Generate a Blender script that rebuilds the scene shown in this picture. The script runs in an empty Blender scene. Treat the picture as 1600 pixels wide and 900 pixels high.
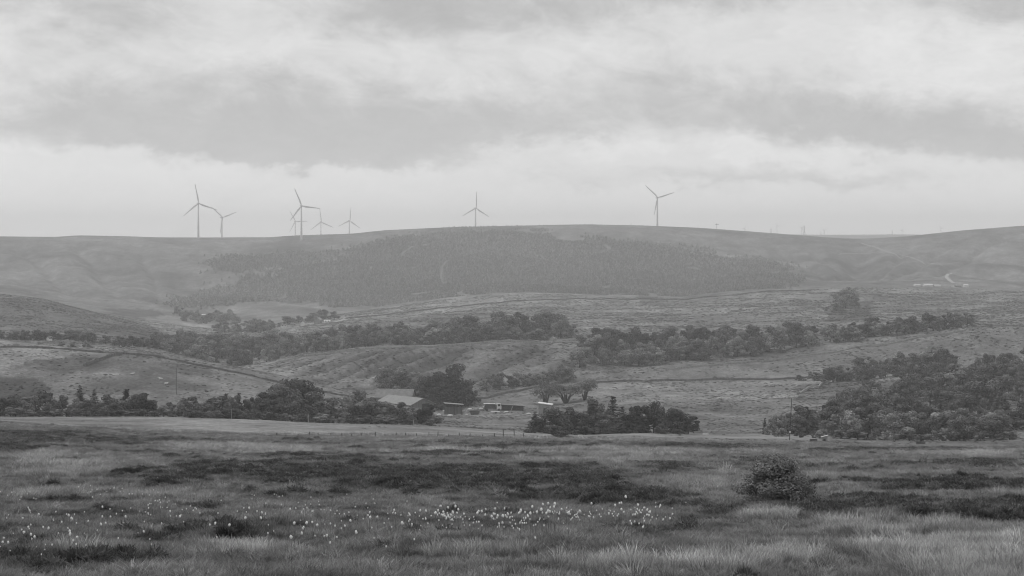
import bpy, math, random
import numpy as np
from mathutils import Vector, Matrix

random.seed(7)
rng = np.random.default_rng(11)
scene = bpy.context.scene
col = scene.collection

# ------------------------------------------------------------------ camera, sky, sun, exposure
FPX = 2900.0                     # focal length in pixels of the 1600 px wide photograph
HOR = 385.0                      # row of the eye level
PITCH = math.atan((450 - HOR) / FPX)
cam_d = bpy.data.cameras.new('camera')
cam = bpy.data.objects.new('camera', cam_d)
col.objects.link(cam)
cam_d.sensor_width = 36.0
cam_d.lens = 36.0 * FPX / 1600.0
cam_d.clip_start = 0.5
cam_d.clip_end = 60000
cam.location = (0, 0, 0)
cam.rotation_euler = (math.pi / 2 - PITCH, 0, 0)
scene.camera = cam

SUN_EL, SUN_AZ = 47.0, -72.0     # azimuth clockwise from the view direction (+Y)
SKY_RAD = 0.74                   # mean radiance of the cloud deck


def build_world():
    w = bpy.data.worlds.new('World')
    scene.world = w
    w.use_nodes = True
    nt = w.node_tree
    nt.nodes.clear()
    N, L = nt.nodes, nt.links

    def put(sock, v):
        if isinstance(v, (int, float)):
            sock.default_value = v
        else:
            L.new(v, sock)

    def m(op, a, b=0.0, c=None, clamp=False):
        n = N.new('ShaderNodeMath')
        n.operation = op
        n.use_clamp = clamp
        put(n.inputs[0], a)
        put(n.inputs[1], b)
        if c is not None:
            put(n.inputs[2], c)
        return n.outputs[0]

    def comb(x, y, z):
        n = N.new('ShaderNodeCombineXYZ')
        for s, v in zip(n.inputs, (x, y, z)):
            put(s, v)
        return n.outputs[0]

    def noise(vec, scale, detail=5, rough=0.55, dist=0.0):
        n = N.new('ShaderNodeTexNoise')
        L.new(vec, n.inputs['Vector'])
        n.inputs['Scale'].default_value = scale
        n.inputs['Detail'].default_value = detail
        n.inputs['Roughness'].default_value = rough
        n.inputs['Distortion'].default_value = dist
        return n.outputs[0]

    tc = N.new('ShaderNodeTexCoord')
    sep = N.new('ShaderNodeSeparateXYZ')
    L.new(tc.outputs['Generated'], sep.inputs[0])
    dx, dy, dz = sep.outputs
    az = m('ARCTAN2', dx, dy)
    el = m('ARCSINE', dz)
    # a coordinate on the sky: hundredths of a radian, clouds flattened by perspective
    vec = comb(m('MULTIPLY', az, 10.0), m('MULTIPLY', el, 22.0), 0.0)
    wx = m('MULTIPLY', m('SUBTRACT', noise(vec, 1.6, 6, .55), .5), 0.10)
    wy = m('MULTIPLY', m('SUBTRACT', noise(comb(m('MULTIPLY', az, 12.0), m('MULTIPLY', el, 20.0), 5.3), 2.2, 7, .6), .5), 0.030)
    fx = m('MULTIPLY', m('SUBTRACT', noise(comb(m('MULTIPLY', az, 60.0), m('MULTIPLY', el, 90.0), 9.1), 1.0, 7, .62), .5), 0.030)
    fy = m('MULTIPLY', m('SUBTRACT', noise(comb(m('MULTIPLY', az, 60.0), m('MULTIPLY', el, 90.0), 2.7), 1.0, 7, .64), .5), 0.018)
    A = m('ADD', m('ADD', az, wx), fx)
    E = m('ADD', m('ADD', el, wy), fy)

    def cloud(px, py, sx, below, above, amp, tilt=0.0):
        """one cloud: centre (row and column of the sky seen from here turned into angles), soft above, firm below"""
        ca, ce = (px - 800) / FPX, (HOR - py) / FPX
        x = m('SUBTRACT', A, ca)
        t = m('SUBTRACT', m('SUBTRACT', E, ce), m('MULTIPLY', x, -tilt))
        dn = m('LESS_THAN', t, 0.0)
        k = m('ADD', FPX / above, m('MULTIPLY', dn, FPX / below - FPX / above))
        ty = m('MULTIPLY', t, k)
        tx = m('MULTIPLY', x, FPX / sx)
        q = m('ADD', m('MULTIPLY', tx, tx), m('MULTIPLY', ty, ty))
        return m('MULTIPLY', m('EXPONENT', m('MULTIPLY', q, -1.0)), amp)

    dark = [
        (300, 226, 270, 17, 85, .9, .03), (480, 246, 170, 14, 70, .75, .03), (150, 190, 130, 40, 80, .55, 0), (560, 190, 160, 30, 60, .35, .1),
        (150, 30, 150, 50, 90, .8, 0), (620, 20, 170, 55, 90, .9, .03), (880, 0, 200, 55, 80, .6, 0), (1130, -5, 150, 35, 60, .7, 0),
        (470, 135, 160, 40, 50, .45, .1), (1010, 140, 160, 45, 50, .4, .1), (660, 215, 90, 30, 70, .45, 0),
        (900, 205, 190, 22, 60, .75, .05), (1250, 193, 190, 22, 70, .9, .08), (1500, 232, 230, 22, 60, .95, .06),
        (1050, 286, 260, 11, 24, .5, .02), (1330, 289, 200, 11, 26, .4, 0), (1540, 10, 120, 40, 60, .7, 0),
        (760, 190, 100, 30, 40, .35, .2), (620, 258, 120, 12, 40, .4, 0),
    ]
    bright = [
        (945, 232, 80, 18, 34, .9, 0), (1190, 247, 130, 16, 38, .9, .05), (1320, 262, 90, 14, 20, .5, .05), (700, 150, 60, 40, 40, .5, .3), (815, 195, 30, 20, 25, .6, 0),
        (350, 90, 220, 40, 50, .45, 0), (1430, 110, 240, 90, 110, .8, 0), (60, 225, 120, 24, 34, .7, .1), (850, 90, 140, 50, 50, .5, 0), (1000, 75, 120, 30, 40, .3, 0), (430, 95, 120, 30, 40, .3, 0),
    ]

    def total(fs):
        acc = None
        for f in fs:
            c = cloud(*f)
            acc = c if acc is None else m('ADD', acc, c)
        return acc

    def sstep(v, a, b):
        n = N.new('ShaderNodeMapRange')
        n.interpolation_type = 'SMOOTHSTEP'
        n.inputs[1].default_value = a
        n.inputs[2].default_value = b
        L.new(v, n.inputs[0])
        return n.outputs[0]
    # the deck everywhere else goes on with the same contrast
    zz = m('ADD', m('MAXIMUM', dz, 0.0), 0.10)
    deck = comb(m('DIVIDE', dx, zz), m('DIVIDE', dy, zz), 1.7)
    big = m('SUBTRACT', noise(deck, 1.1, 8, .55, .4), .5)
    small = m('SUBTRACT', noise(vec, 3.2, 9, .62, .5), .5)
    puff = m('SUBTRACT', noise(comb(m('MULTIPLY', az, 38.0), m('MULTIPLY', el, 70.0), 4.0), 1.0, 9, .6, .5), .5)
    mid = m('SUBTRACT', noise(comb(m('ADD', m('MULTIPLY', az, 20.0), m('MULTIPLY', el, 9.0)), m('MULTIPLY', el, 40.0), 7.7), 1.0, 10, .64, .9), .5)
    curl = m('SUBTRACT', noise(comb(m('MULTIPLY', A, 75.0), m('MULTIPLY', E, 120.0), 1.3), 1.0, 8, .62, .8), .5)
    high = sstep(el, .14, .30)                    # well above the clouds in view the deck is its own pattern
    D_ = m('ADD', total(dark), m('ADD', m('ADD', m('MULTIPLY', puff, .8), m('MULTIPLY', mid, 1.0)), m('ADD', m('MULTIPLY', small, .6), m('MULTIPLY', big, m('MULTIPLY', m('ADD', high, .12), 2.4)))))
    B_ = m('ADD', total(bright), m('ADD', m('MULTIPLY', puff, .9), m('MULTIPLY', curl, .7)))
    lum = m('SUBTRACT', 1.0, m('MULTIPLY', sstep(D_, .0, 1.1), .40))
    lum = m('ADD', lum, m('MULTIPLY', sstep(B_, .25, .95), .09))
    lum = m('ADD', lum, m('ADD', m('ADD', m('MULTIPLY', puff, .13), m('MULTIPLY', mid, -.16)), m('ADD', m('MULTIPLY', small, .10), m('MULTIPLY', curl, .11))))
    # the clear strip under the cloud base, all round the horizon
    lum = m('ADD', lum, m('MULTIPLY', m('EXPONENT', m('MULTIPLY', m('MAXIMUM', el, 0.0), -22.0)), .50))
    lum = m('MULTIPLY', lum, SKY_RAD)
    lum = m('MINIMUM', m('MAXIMUM', lum, .35), 1.5)

    sky = N.new('ShaderNodeTexSky')
    sky.sky_type = 'NISHITA'
    sky.sun_disc = False
    sky.sun_elevation = math.radians(SUN_EL)
    sky.sun_rotation = math.radians(SUN_AZ)
    bw = N.new('ShaderNodeRGBToBW')
    L.new(sky.outputs[0], bw.inputs[0])
    # ten per cent clear air shining through the deck, nine tenths cloud (strength .1 below, so cloud x 10)
    val = m('ADD', m('MULTIPLY', m('MINIMUM', bw.outputs[0], 8.0), .10), m('MULTIPLY', lum, 9.2))
    cb = N.new('ShaderNodeCombineColor')
    for s in cb.inputs:
        L.new(val, s)
    bg = N.new('ShaderNodeBackground')
    L.new(cb.outputs[0], bg.inputs[0])
    bg.inputs[1].default_value = 0.1
    out = N.new('ShaderNodeOutputWorld')
    L.new(bg.outputs[0], out.inputs[0])
    w.cycles.sampling_method = 'MANUAL'
    w.cycles.sample_map_resolution = 512


build_world()
sd = bpy.data.lights.new('sun', 'SUN')
sd.energy = 1.3
sd.angle = math.radians(12)
sd.color = (1.0, 1.0, 1.0)       # a black and white photograph
sun = bpy.data.objects.new('sun', sd)
col.objects.link(sun)
_a, _e = math.radians(SUN_AZ), math.radians(SUN_EL)
sdir = Vector((math.sin(_a) * math.cos(_e), math.cos(_a) * math.cos(_e), math.sin(_e)))
sun.rotation_euler = (-sdir).to_track_quat('-Z', 'Y').to_euler()
sun.location = sdir * 300
scene.view_settings.view_transform = 'Standard'
scene.view_settings.look = 'None'
scene.view_settings.exposure = 0.0
scene.view_settings.gamma = 1.0
scene.view_settings.use_curve_mapping = False
scene.render.engine = 'CYCLES'
scene.cycles.max_bounces = 5
scene.cycles.diffuse_bounces = 2
scene.cycles.transmission_bounces = 2
scene.cycles.volume_bounces = 1
scene.cycles.use_denoising = True
scene.cycles.filter_width = 1.1
scene.cycles.caustics_reflective = False
scene.cycles.caustics_refractive = False

# ------------------------------------------------------------------ pixel <-> world
CP, SP = math.cos(PITCH), math.sin(PITCH)


def ray(px, py):
    u = (px - 800.0) / FPX
    v = (450.0 - py) / FPX
    d = CP + v * SP
    return u / d, (-SP + v * CP) / d          # X/Y and Z/Y


def project(X, Y, Z):
    """world -> pixel of the photograph (numpy)"""
    f = Y * CP - Z * SP
    up = Y * SP + Z * CP
    f = np.maximum(f, 1e-3)
    return 800.0 + FPX * X / f, 450.0 - FPX * up / f


# ------------------------------------------------------------------ value noise
_perm = rng.random((256, 256))


def vnoise(x, y):
    xi = np.floor(x).astype(int)
    yi = np.floor(y).astype(int)
    fx = x - xi
    fy = y - yi
    fx = fx * fx * (3 - 2 * fx)
    fy = fy * fy * (3 - 2 * fy)
    a = _perm[xi & 255, yi & 255]
    b = _perm[(xi + 1) & 255, yi & 255]
    c = _perm[xi & 255, (yi + 1) & 255]
    d = _perm[(xi + 1) & 255, (yi + 1) & 255]
    return a + (b - a) * fx + (c - a) * fy + (a - b - c + d) * fx * fy


def fbm(x, y, s, oct=4, off=0.0):
    r = 0.0
    amp, tot = 1.0, 0.0
    f = 1.0 / s
    for k in range(oct):
        r = r + amp * vnoise(x * f + 37.1 * k + off, y * f + 11.7 * k + off * 1.7)
        tot += amp
        amp *= .5
        f *= 2.03
    return r / tot - .5


# ------------------------------------------------------------------ terrain profile: crest and valley lines (column, row, distance)
XC = [-900, 0, 100, 200, 300, 400, 500, 600, 700, 800, 900, 1000, 1100, 1200, 1300, 1400, 1500, 1600, 2500]


def line(D, pts):
    xs = np.array([p[0] for p in pts], float)
    ys = np.array([p[1] for p in pts], float)
    ds = np.array([p[2] if len(p) > 2 else D for p in pts], float)
    return xs, ys, ds


SKYL = [(-900, 356), (-300, 366), (0, 369), (90, 370), (120, 367.5), (200, 369), (280, 372), (420, 371), (440, 369), (480, 367), (550, 365), (600, 359.5),
        (700, 355), (780, 353.5), (840, 352), (920, 350), (1000, 352), (1100, 356.5), (1200, 364), (1300, 371.5), (1345, 373), (1420, 369), (1500, 360.5), (1600, 352.5), (1900, 340), (2500, 345)]
LINES = [
    line(20, [(-900, 930), (0, 934), (800, 936), (1600, 936), (2500, 936)]),
    line(60, [(-900, 762), (0, 769), (800, 772), (1600, 772), (2500, 775)]),
    line(150, [(-900, 706), (0, 716), (400, 721), (800, 723), (1600, 722), (2500, 722)]),
    line(330, [(-900, 640), (0, 664), (200, 674), (400, 681), (600, 683), (800, 685), (1000, 688), (1200, 693), (1400, 699), (1600, 697), (2500, 690)]),
    line(430, [(-900, 640), (0, 651), (240, 652), (400, 657), (500, 662), (670, 666), (820, 676), (900, 680), (1000, 677), (1080, 679), (1200, 682), (1280, 685), (1440, 689), (1600, 686), (2500, 660)]),
    line(520, [(-900, 620), (0, 640), (240, 641), (400, 648), (500, 655), (600, 660), (690, 664), (800, 668), (900, 670), (1080, 668), (1200, 668), (1400, 668), (1600, 660), (2500, 620)]),
    line(640, [(-900, 500), (0, 537), (90, 542), (180, 550), (240, 554), (300, 563), (370, 577), (430, 591), (500, 606), (560, 625), (620, 641), (690, 650), (800, 648), (900, 644), (1000, 640), (1100, 640), (1200, 640), (1300, 634), (1400, 628), (1600, 615), (2500, 570)]),
    line(760, [(-900, 508), (0, 544), (90, 547), (180, 554), (240, 558), (300, 568), (370, 584), (430, 600), (500, 616), (560, 626), (620, 633), (690, 637), (750, 633), (800, 631), (860, 630), (900, 626), (1000, 618), (1100, 618), (1200, 616), (1300, 608), (1400, 602), (1600, 590), (2500, 545)]),
    line(880, [(-900, 500), (0, 530), (150, 537), (240, 546), (300, 562), (370, 588), (430, 602), (500, 606), (560, 608), (620, 606), (700, 602), (800, 602), (890, 597), (1000, 597), (1200, 594), (1290, 590), (1400, 582), (1600, 570), (2500, 530)]),
    line(1000, [(-900, 500), (0, 533), (100, 536), (200, 546), (300, 565), (340, 575), (400, 574), (450, 562), (480, 556), (560, 547), (700, 540), (800, 534), (890, 541), (1000, 556), (1100, 546), (1200, 538), (1300, 530), (1400, 522), (1515, 512), (1600, 509), (2500, 480)]),
    line(1180, [(-900, 485), (0, 520), (100, 522), (200, 532), (300, 548), (400, 556), (500, 550), (600, 542), (700, 537), (800, 531), (900, 524), (1000, 519), (1200, 511), (1400, 504), (1600, 499), (2500, 475)]),
    line(1500, [(-900, 440), (0, 464), (60, 469), (100, 479), (150, 492), (200, 505), (260, 519), (300, 524), (350, 524), (400, 521), (450, 509), (530, 501), (600, 497), (700, 490), (800, 486), (900, 485), (1000, 487), (1100, 483), (1200, 478), (1340, 475), (1600, 472), (2500, 450)]),
    line(1800, [(-900, 442), (0, 466), (60, 471), (100, 479), (150, 488), (200, 494), (260, 503), (300, 509), (350, 514), (400, 508), (450, 500), (530, 489), (600, 478), (700, 465), (760, 459), (830, 456), (900, 459), (1000, 462), (1060, 465), (1100, 461), (1200, 452), (1340, 446), (1450, 450), (1600, 451), (2500, 430)]),
    line(2100, [(-900, 440), (0, 456), (100, 469), (200, 480), (260, 489), (300, 494), (340, 491), (400, 487), (450, 487), (530, 491), (600, 487), (700, 478), (830, 470), (1000, 475), (1060, 476), (1100, 472), (1200, 462), (1340, 453), (1450, 447), (1600, 449), (2500, 420)]),
    line(2400, [(-900, 420), (0, 440), (200, 460), (280, 472), (340, 470), (400, 468), (500, 466), (600, 464), (700, 458), (830, 455), (1000, 455), (1060, 458), (1100, 452), (1200, 442), (1300, 436), (1340, 441), (1400, 436), (1450, 438), (1600, 438), (2500, 405)]),
    line(2800, [(-900, 388), (0, 404), (200, 414), (330, 420), (500, 414), (700, 404), (900, 401), (1100, 408), (1240, 418), (1300, 414), (1345, 421), (1400, 413), (1500, 404), (1600, 398), (2500, 375)]),
    line(3300, SKYL),
    line(3900, [(x, y + 17 if y < 368 else y + 10) for x, y in SKYL]),
    line(5200, [(-900, 378), (1000, 380), (1180, 379), (1340, 379), (1500, 379), (2500, 379)]),
    line(8000, [(-900, 372), (1000, 370), (1180, 366.3), (1300, 367), (1420, 366.5), (1600, 369), (2500, 372)]),
    line(9200, [(-900, 376), (2500, 376)]),
]


def pchip(x, y, xq):
    h = np.diff(x)
    d = np.diff(y) / h
    m = np.zeros_like(y)
    w1 = 2 * h[1:] + h[:-1]
    w2 = h[1:] + 2 * h[:-1]
    ok = d[:-1] * d[1:] > 0
    with np.errstate(divide='ignore', invalid='ignore'):
        hm = (w1 + w2) / (w1 / d[:-1] + w2 / d[1:])
    m[1:-1] = np.where(ok, hm, 0)
    m[0], m[-1] = d[0], d[-1]
    k = np.clip(np.searchsorted(x, xq) - 1, 0, len(x) - 2)
    t = (xq - x[k]) / h[k]
    t2, t3 = t * t, t * t * t
    return (2 * t3 - 3 * t2 + 1) * y[k] + (t3 - 2 * t2 + t) * h[k] * m[k] + (-2 * t3 + 3 * t2) * y[k + 1] + (t3 - t2) * h[k] * m[k + 1]


TU = np.linspace(-.62, .62, 1100)
TLY = np.linspace(math.log(20), math.log(9200), 1000)
_px = TU * FPX + 800


def smooth1(a, n):
    k = np.hanning(n + 2)[1:-1]
    k /= k.sum()
    return np.convolve(np.pad(a, n // 2, mode='edge'), k, mode='valid')[:len(a)]


_kz, _kd = [], []
for xs, ys, ds in LINES:
    yy = np.interp(_px, xs, ys)
    dd = np.interp(_px, xs, ds)
    yy = smooth1(yy, 13)
    v = (450 - yy) / FPX
    _kz.append((-SP + v * CP) / (CP + v * SP) * dd)
    _kd.append(dd)
_kz, _kd = np.array(_kz), np.array(_kd)
ZT = np.empty((len(TU), len(TLY)))
_yq = np.exp(TLY)
for i in range(len(TU)):
    ZT[i] = pchip(_kd[:, i], _kz[:, i], _yq)


def base_h(X, Y):
    """smooth terrain height"""
    X = np.asarray(X, float)
    Y = np.asarray(Y, float)
    Yc = np.maximum(Y, 20.0)
    u = np.clip(X / Yc, TU[0], TU[-1] - 1e-6)
    a = (u - TU[0]) / (TU[1] - TU[0])
    b = np.clip((np.log(Yc) - TLY[0]) / (TLY[1] - TLY[0]), 0, len(TLY) - 1.001)
    i = np.clip(a.astype(int), 0, len(TU) - 2)
    j = b.astype(int)
    fa, fb = a - i, b - j
    z = ZT[i, j] * (1 - fa) * (1 - fb) + ZT[i + 1, j] * fa * (1 - fb) + ZT[i, j + 1] * (1 - fa) * fb + ZT[i + 1, j + 1] * fa * fb
    return np.where(Y < 20, z + (20 - Y) * .105, z)


def height(X, Y):
    X = np.asarray(X, float)
    Y = np.asarray(Y, float)
    z = base_h(X, Y)
    near = np.clip(1 - Y / 420, 0, 1)
    z = z + near * (fbm(X, Y, 1.5, 2, 15) * .30 + fbm(X, Y, 3.5, 2) * .40 + fbm(X, Y, 14, 2, 5) * .9)
    midw = np.clip((Y - 420) / 200, 0, 1) * np.clip(1 - (Y - 2000) / 800, 0, 1)
    z = z + midw * (fbm(X, Y, 70, 4, 3) * 4.2 + fbm(X, Y, 18, 3, 9) * 1.9)
    farw = np.clip((Y - 1900) / 300, 0, 1) * np.clip(1 - (Y - 2900) / 350, 0, 1)
    rid = 1 - np.abs(fbm(X + .35 * Y, Y * .35, 90, 3, 2)) * 4
    z = z + farw * (rid * 6 + fbm(X, Y, 160, 4, 1) * 11 + fbm(X, Y, 34, 3, 8) * 3.2)
    # the ravine in the right-hand valley and its side gullies
    uf = X / np.maximum(Y, 20) * FPX + 800
    rv = np.clip((Y - 2250) / 120, 0, 1) * np.clip(1 - (Y - 2900) / 350, 0, 1)
    wob = fbm(Y, Y * 0 + 3.3, 120, 3, 4) * 40
    z = z - rv * 13 * np.exp(-((uf - 1342 + wob * .5) / 26) ** 2)
    for c0, sl, w_ in ((1300, .10, 10), (1392, -.09, 9), (1440, -.16, 11), (1500, -.2, 10), (1262, .14, 9), (150, .10, 14), (60, .12, 12), (235, .05, 10)):
        z = z - rv * 6 * np.exp(-((uf - c0 - (2700 - Y) * sl + wob * .4) / w_) ** 2)
    sk = np.clip((Y - 2900) / 200, 0, 1)
    z = z + sk * fbm(X, Y, 160, 3, 6) * 1.4
    # runnels down the flank of the spur
    fl = np.clip((Y - 860) / 30, 0, 1) * np.clip(1 - (Y - 985) / 20, 0, 1)
    uu = X / np.maximum(Y, 20) * FPX + 800
    fl = fl * np.clip((uu - 420) / 60, 0, 1) * np.clip(1 - (uu - 880) / 60, 0, 1)
    z = z + fl * -np.abs(fbm(X - .5 * (Y - 900), Y * .15, 14, 2, 4)) * 11
    return z


def H(x, y):
    return float(height(np.array([x]), np.array([y]))[0])


_mq = np.exp(np.linspace(math.log(20), math.log(9100), 4200))


def pick(px, py, dmin=20.0):
    """ground point seen at a pixel (first hit beyond dmin)"""
    u, k = ray(px, py)
    Y = _mq[_mq >= dmin]
    z = height(u * Y, Y)
    hit = np.nonzero(z >= k * Y)[0]
    i = hit[0] if len(hit) else len(Y) - 1
    return Vector((u * Y[i], Y[i], z[i]))


def at(px, D, sink=0.0):
    """ground point in a given direction at a given distance"""
    u = (px - 800) / FPX
    return Vector((u * D, D, H(u * D, D) - sink))


# ------------------------------------------------------------------ materials (grey: the photograph is black and white)
MATS = {}


def new_mat(name):
    mt = bpy.data.materials.new(name)
    mt.use_nodes = True
    nt = mt.node_tree
    nt.nodes.clear()
    out = nt.nodes.new('ShaderNodeOutputMaterial')
    return mt, nt, out


def grey(name, v, var=.25, scale=1.0, rough=.85, metal=0.0, bump=0.0, stretch=(1, 1, 1)):
    if name in MATS:
        return MATS[name]
    mt, nt, out = new_mat(name)
    N, L = nt.nodes, nt.links
    b = N.new('ShaderNodeBsdfPrincipled')
    b.inputs['Roughness'].default_value = rough
    b.inputs['Metallic'].default_value = metal
    b.inputs['Specular IOR Level'].default_value = .25
    tc = N.new('ShaderNodeTexCoord')
    mp = N.new('ShaderNodeMapping')
    mp.inputs['Scale'].default_value = stretch
    L.new(tc.outputs['Object'], mp.inputs[0])
    n = N.new('ShaderNodeTexNoise')
    n.inputs['Scale'].default_value = scale
    n.inputs['Detail'].default_value = 6
    n.inputs['Roughness'].default_value = .65
    L.new(mp.outputs[0], n.inputs['Vector'])
    r = N.new('ShaderNodeMapRange')
    r.inputs[1].default_value = .3
    r.inputs[2].default_value = .7
    r.inputs[3].default_value = v * (1 - var)
    r.inputs[4].default_value = v * (1 + var)
    L.new(n.outputs[0], r.inputs[0])
    c = N.new('ShaderNodeCombineColor')
    for s in c.inputs:
        L.new(r.outputs[0], s)
    L.new(c.outputs[0], b.inputs['Base Color'])
    if bump:
        bp = N.new('ShaderNodeBump')
        bp.inputs['Strength'].default_value = bump
        bp.inputs['Distance'].default_value = .05
        L.new(n.outputs[0], bp.inputs['Height'])
        L.new(bp.outputs[0], b.inputs['Normal'])
    L.new(b.outputs[0], out.inputs[0])
    MATS[name] = mt
    return mt


def leaf_mat(name, trans=.25):
    """foliage: tone of the tree (object colour) times the tone of each leaf"""
    mt, nt, out = new_mat(name)
    N, L = nt.nodes, nt.links
    oi = N.new('ShaderNodeObjectInfo')
    at_ = N.new('ShaderNodeAttribute')
    at_.attribute_name = 'lt'
    mul = N.new('ShaderNodeMix')
    mul.data_type = 'RGBA'
    mul.blend_type = 'MULTIPLY'
    mul.inputs[0].default_value = 1.0
    L.new(oi.outputs['Color'], mul.inputs[6])
    L.new(at_.outputs['Color'], mul.inputs[7])
    d = N.new('ShaderNodeBsdfDiffuse')
    t = N.new('ShaderNodeBsdfTranslucent')
    L.new(mul.outputs[2], d.inputs[0])
    L.new(mul.outputs[2], t.inputs[0])
    mx = N.new('ShaderNodeMixShader')
    mx.inputs[0].default_value = trans
    L.new(d.outputs[0], mx.inputs[1])
    L.new(t.outputs[0], mx.inputs[2])
    L.new(mx.outputs[0], out.inputs[0])
    return mt


def inst_mat(name, trans=.2):
    """grass, heather and plantation: tone carried by each plant"""
    mt, nt, out = new_mat(name)
    N, L = nt.nodes, nt.links
    ai = N.new('ShaderNodeAttribute')
    ai.attribute_type = 'INSTANCER'
    ai.attribute_name = 'tone'
    al = N.new('ShaderNodeAttribute')
    al.attribute_name = 'lt'
    mm = N.new('ShaderNodeMath')
    mm.operation = 'MULTIPLY'
    L.new(ai.outputs['Fac'], mm.inputs[0])
    L.new(al.outputs['Fac'], mm.inputs[1])
    c = N.new('ShaderNodeCombineColor')
    for s in c.inputs:
        L.new(mm.outputs[0], s)
    d = N.new('ShaderNodeBsdfDiffuse')
    t = N.new('ShaderNodeBsdfTranslucent')
    L.new(c.outputs[0], d.inputs[0])
    L.new(c.outputs[0], t.inputs[0])
    mx = N.new('ShaderNodeMixShader')
    mx.inputs[0].default_value = trans
    L.new(d.outputs[0], mx.inputs[1])
    L.new(t.outputs[0], mx.inputs[2])
    L.new(mx.outputs[0], out.inputs[0])
    return mt


def ground_mat():
    mt, nt, out = new_mat('moor_ground')
    N, L = nt.nodes, nt.links
    at_ = N.new('ShaderNodeAttribute')
    at_.attribute_name = 'tone'
    tc = N.new('ShaderNodeTexCoord')

    def nz(scale, detail, rough, sx=1, sy=1):
        mp = N.new('ShaderNodeMapping')
        mp.inputs['Scale'].default_value = (sx, sy, 1)
        L.new(tc.outputs['Object'], mp.inputs[0])
        n = N.new('ShaderNodeTexNoise')
        n.inputs['Scale'].default_value = scale
        n.inputs['Detail'].default_value = detail
        n.inputs['Roughness'].default_value = rough
        L.new(mp.outputs[0], n.inputs['Vector'])
        return n.outputs[0]

    def rng_(o, lo, hi):
        r = N.new('ShaderNodeMapRange')
        r.inputs[1].default_value = .3
        r.inputs[2].default_value = .7
        r.inputs[3].default_value = lo
        r.inputs[4].default_value = hi
        L.new(o, r.inputs[0])
        return r.outputs[0]

    def mul(a, b):
        n = N.new('ShaderNodeMath')
        n.operation = 'MULTIPLY'
        L.new(a, n.inputs[0])
        L.new(b, n.inputs[1])
        return n.outputs[0]
    a = rng_(nz(.9, 5, .7), .58, 1.42)
    a2 = rng_(nz(.22, 5, .7, 1, .7), .72, 1.28)
    b = rng_(nz(.06, 7, .7, 1.0, .55), .68, 1.32)
    c = rng_(nz(.012, 6, .65, 1, .6), .78, 1.22)
    t = mul(mul(mul(mul(at_.outputs['Fac'], a), a2), b), c)
    cc = N.new('ShaderNodeCombineColor')
    for s in cc.inputs:
        L.new(t, s)
    d = N.new('ShaderNodeBsdfDiffuse')
    L.new(cc.outputs[0], d.inputs[0])
    bp = N.new('ShaderNodeBump')
    bp.inputs['Strength'].default_value = .9
    bp.inputs['Distance'].default_value = .6
    L.new(nz(.5, 6, .7), bp.inputs['Height'])
    L.new(bp.outputs[0], d.inputs['Normal'])
    L.new(d.outputs[0], out.inputs[0])
    return mt


# ------------------------------------------------------------------ tone of the land (albedo of its vegetation, with shade between tussocks painted in)
def ell(px, py, cx, cy, rx, ry, soft=.45):
    q = ((px - cx) / rx) ** 2 + ((py - cy) / ry) ** 2
    return np.clip((1 + soft - np.sqrt(q)) / (2 * soft), 0, 1)


NEAR_DARK = [(330, 731, 60, 9), (420, 738, 120, 13), (500, 744, 130, 15), (620, 750, 120, 20), (735, 745, 130, 22), (850, 757, 140, 26), (930, 768, 90, 20), (1000, 775, 60, 10), (1060, 792, 60, 14),
             (70, 684, 110, 9), (200, 689, 80, 6), (20, 703, 40, 10), (530, 718, 70, 4), (110, 722, 30, 4), (1130, 696, 150, 6), (850, 698, 80, 5), (1390, 703, 120, 5), (700, 712, 60, 3), (1520, 726, 90, 3),
             (1480, 757, 160, 11), (1570, 760, 80, 10), (1330, 755, 40, 6), (1500, 800, 130, 20), (1590, 805, 60, 22), (1370, 790, 60, 14), (1290, 800, 60, 14), (1430, 815, 60, 10),
             (1090, 826, 46, 14), (1120, 800, 50, 12), (860, 848, 30, 8), (1010, 858, 50, 8), (920, 855, 40, 7), (1050, 728, 60, 5), (440, 712, 50, 3), (1250, 826, 40, 9), (1020, 835, 40, 6), (1300, 850, 25, 7), (770, 700, 90, 3),
             (140, 878, 60, 10), (330, 873, 60, 9), (620, 885, 70, 10), (560, 873, 60, 7), (420, 860, 30, 10), (255, 758, 30, 6), (320, 752, 30, 4), (180, 817, 40, 6), (320, 794, 30, 7), (225, 842, 30, 6), (420, 838, 50, 6), (640, 832, 40, 5), (1470, 872, 25, 9), (1580, 876, 20, 9), (1290, 885, 60, 9)]
NEAR_PALE = [(1450, 858, 110, 22), (1540, 885, 110, 30), (1570, 850, 60, 14), (1370, 846, 40, 12), (1000, 886, 120, 14), (1110, 886, 90, 14), (930, 890, 60, 10), (1220, 875, 60, 10), (1480, 824, 60, 8), (1390, 812, 40, 8),
             (1440, 776, 18, 5), (1490, 777, 40, 6), (1580, 775, 60, 5), (1350, 767, 80, 5), (1380, 748, 60, 3.5), (1300, 749, 40, 4), (1530, 711, 50, 4), (1440, 708, 60, 3), (690, 706, 50, 3.5), (780, 705, 60, 2.5), (900, 704, 90, 4), (1000, 709, 90, 5), (960, 722, 130, 5),
             (430, 706, 70, 4), (100, 735, 70, 16), (60, 720, 50, 10), (60, 772, 120, 5), (260, 778, 100, 4), (350, 700, 100, 4), (1240, 698, 80, 4), (720, 727, 80, 4), (820, 762, 60, 5), (1070, 757, 80, 9), (1150, 770, 60, 10), (380, 862, 70, 6), (120, 862, 80, 5), (730, 870, 90, 5), (1580, 686, 40, 4),
             (1200, 806, 40, 9), (1320, 826, 40, 9)]


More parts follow.
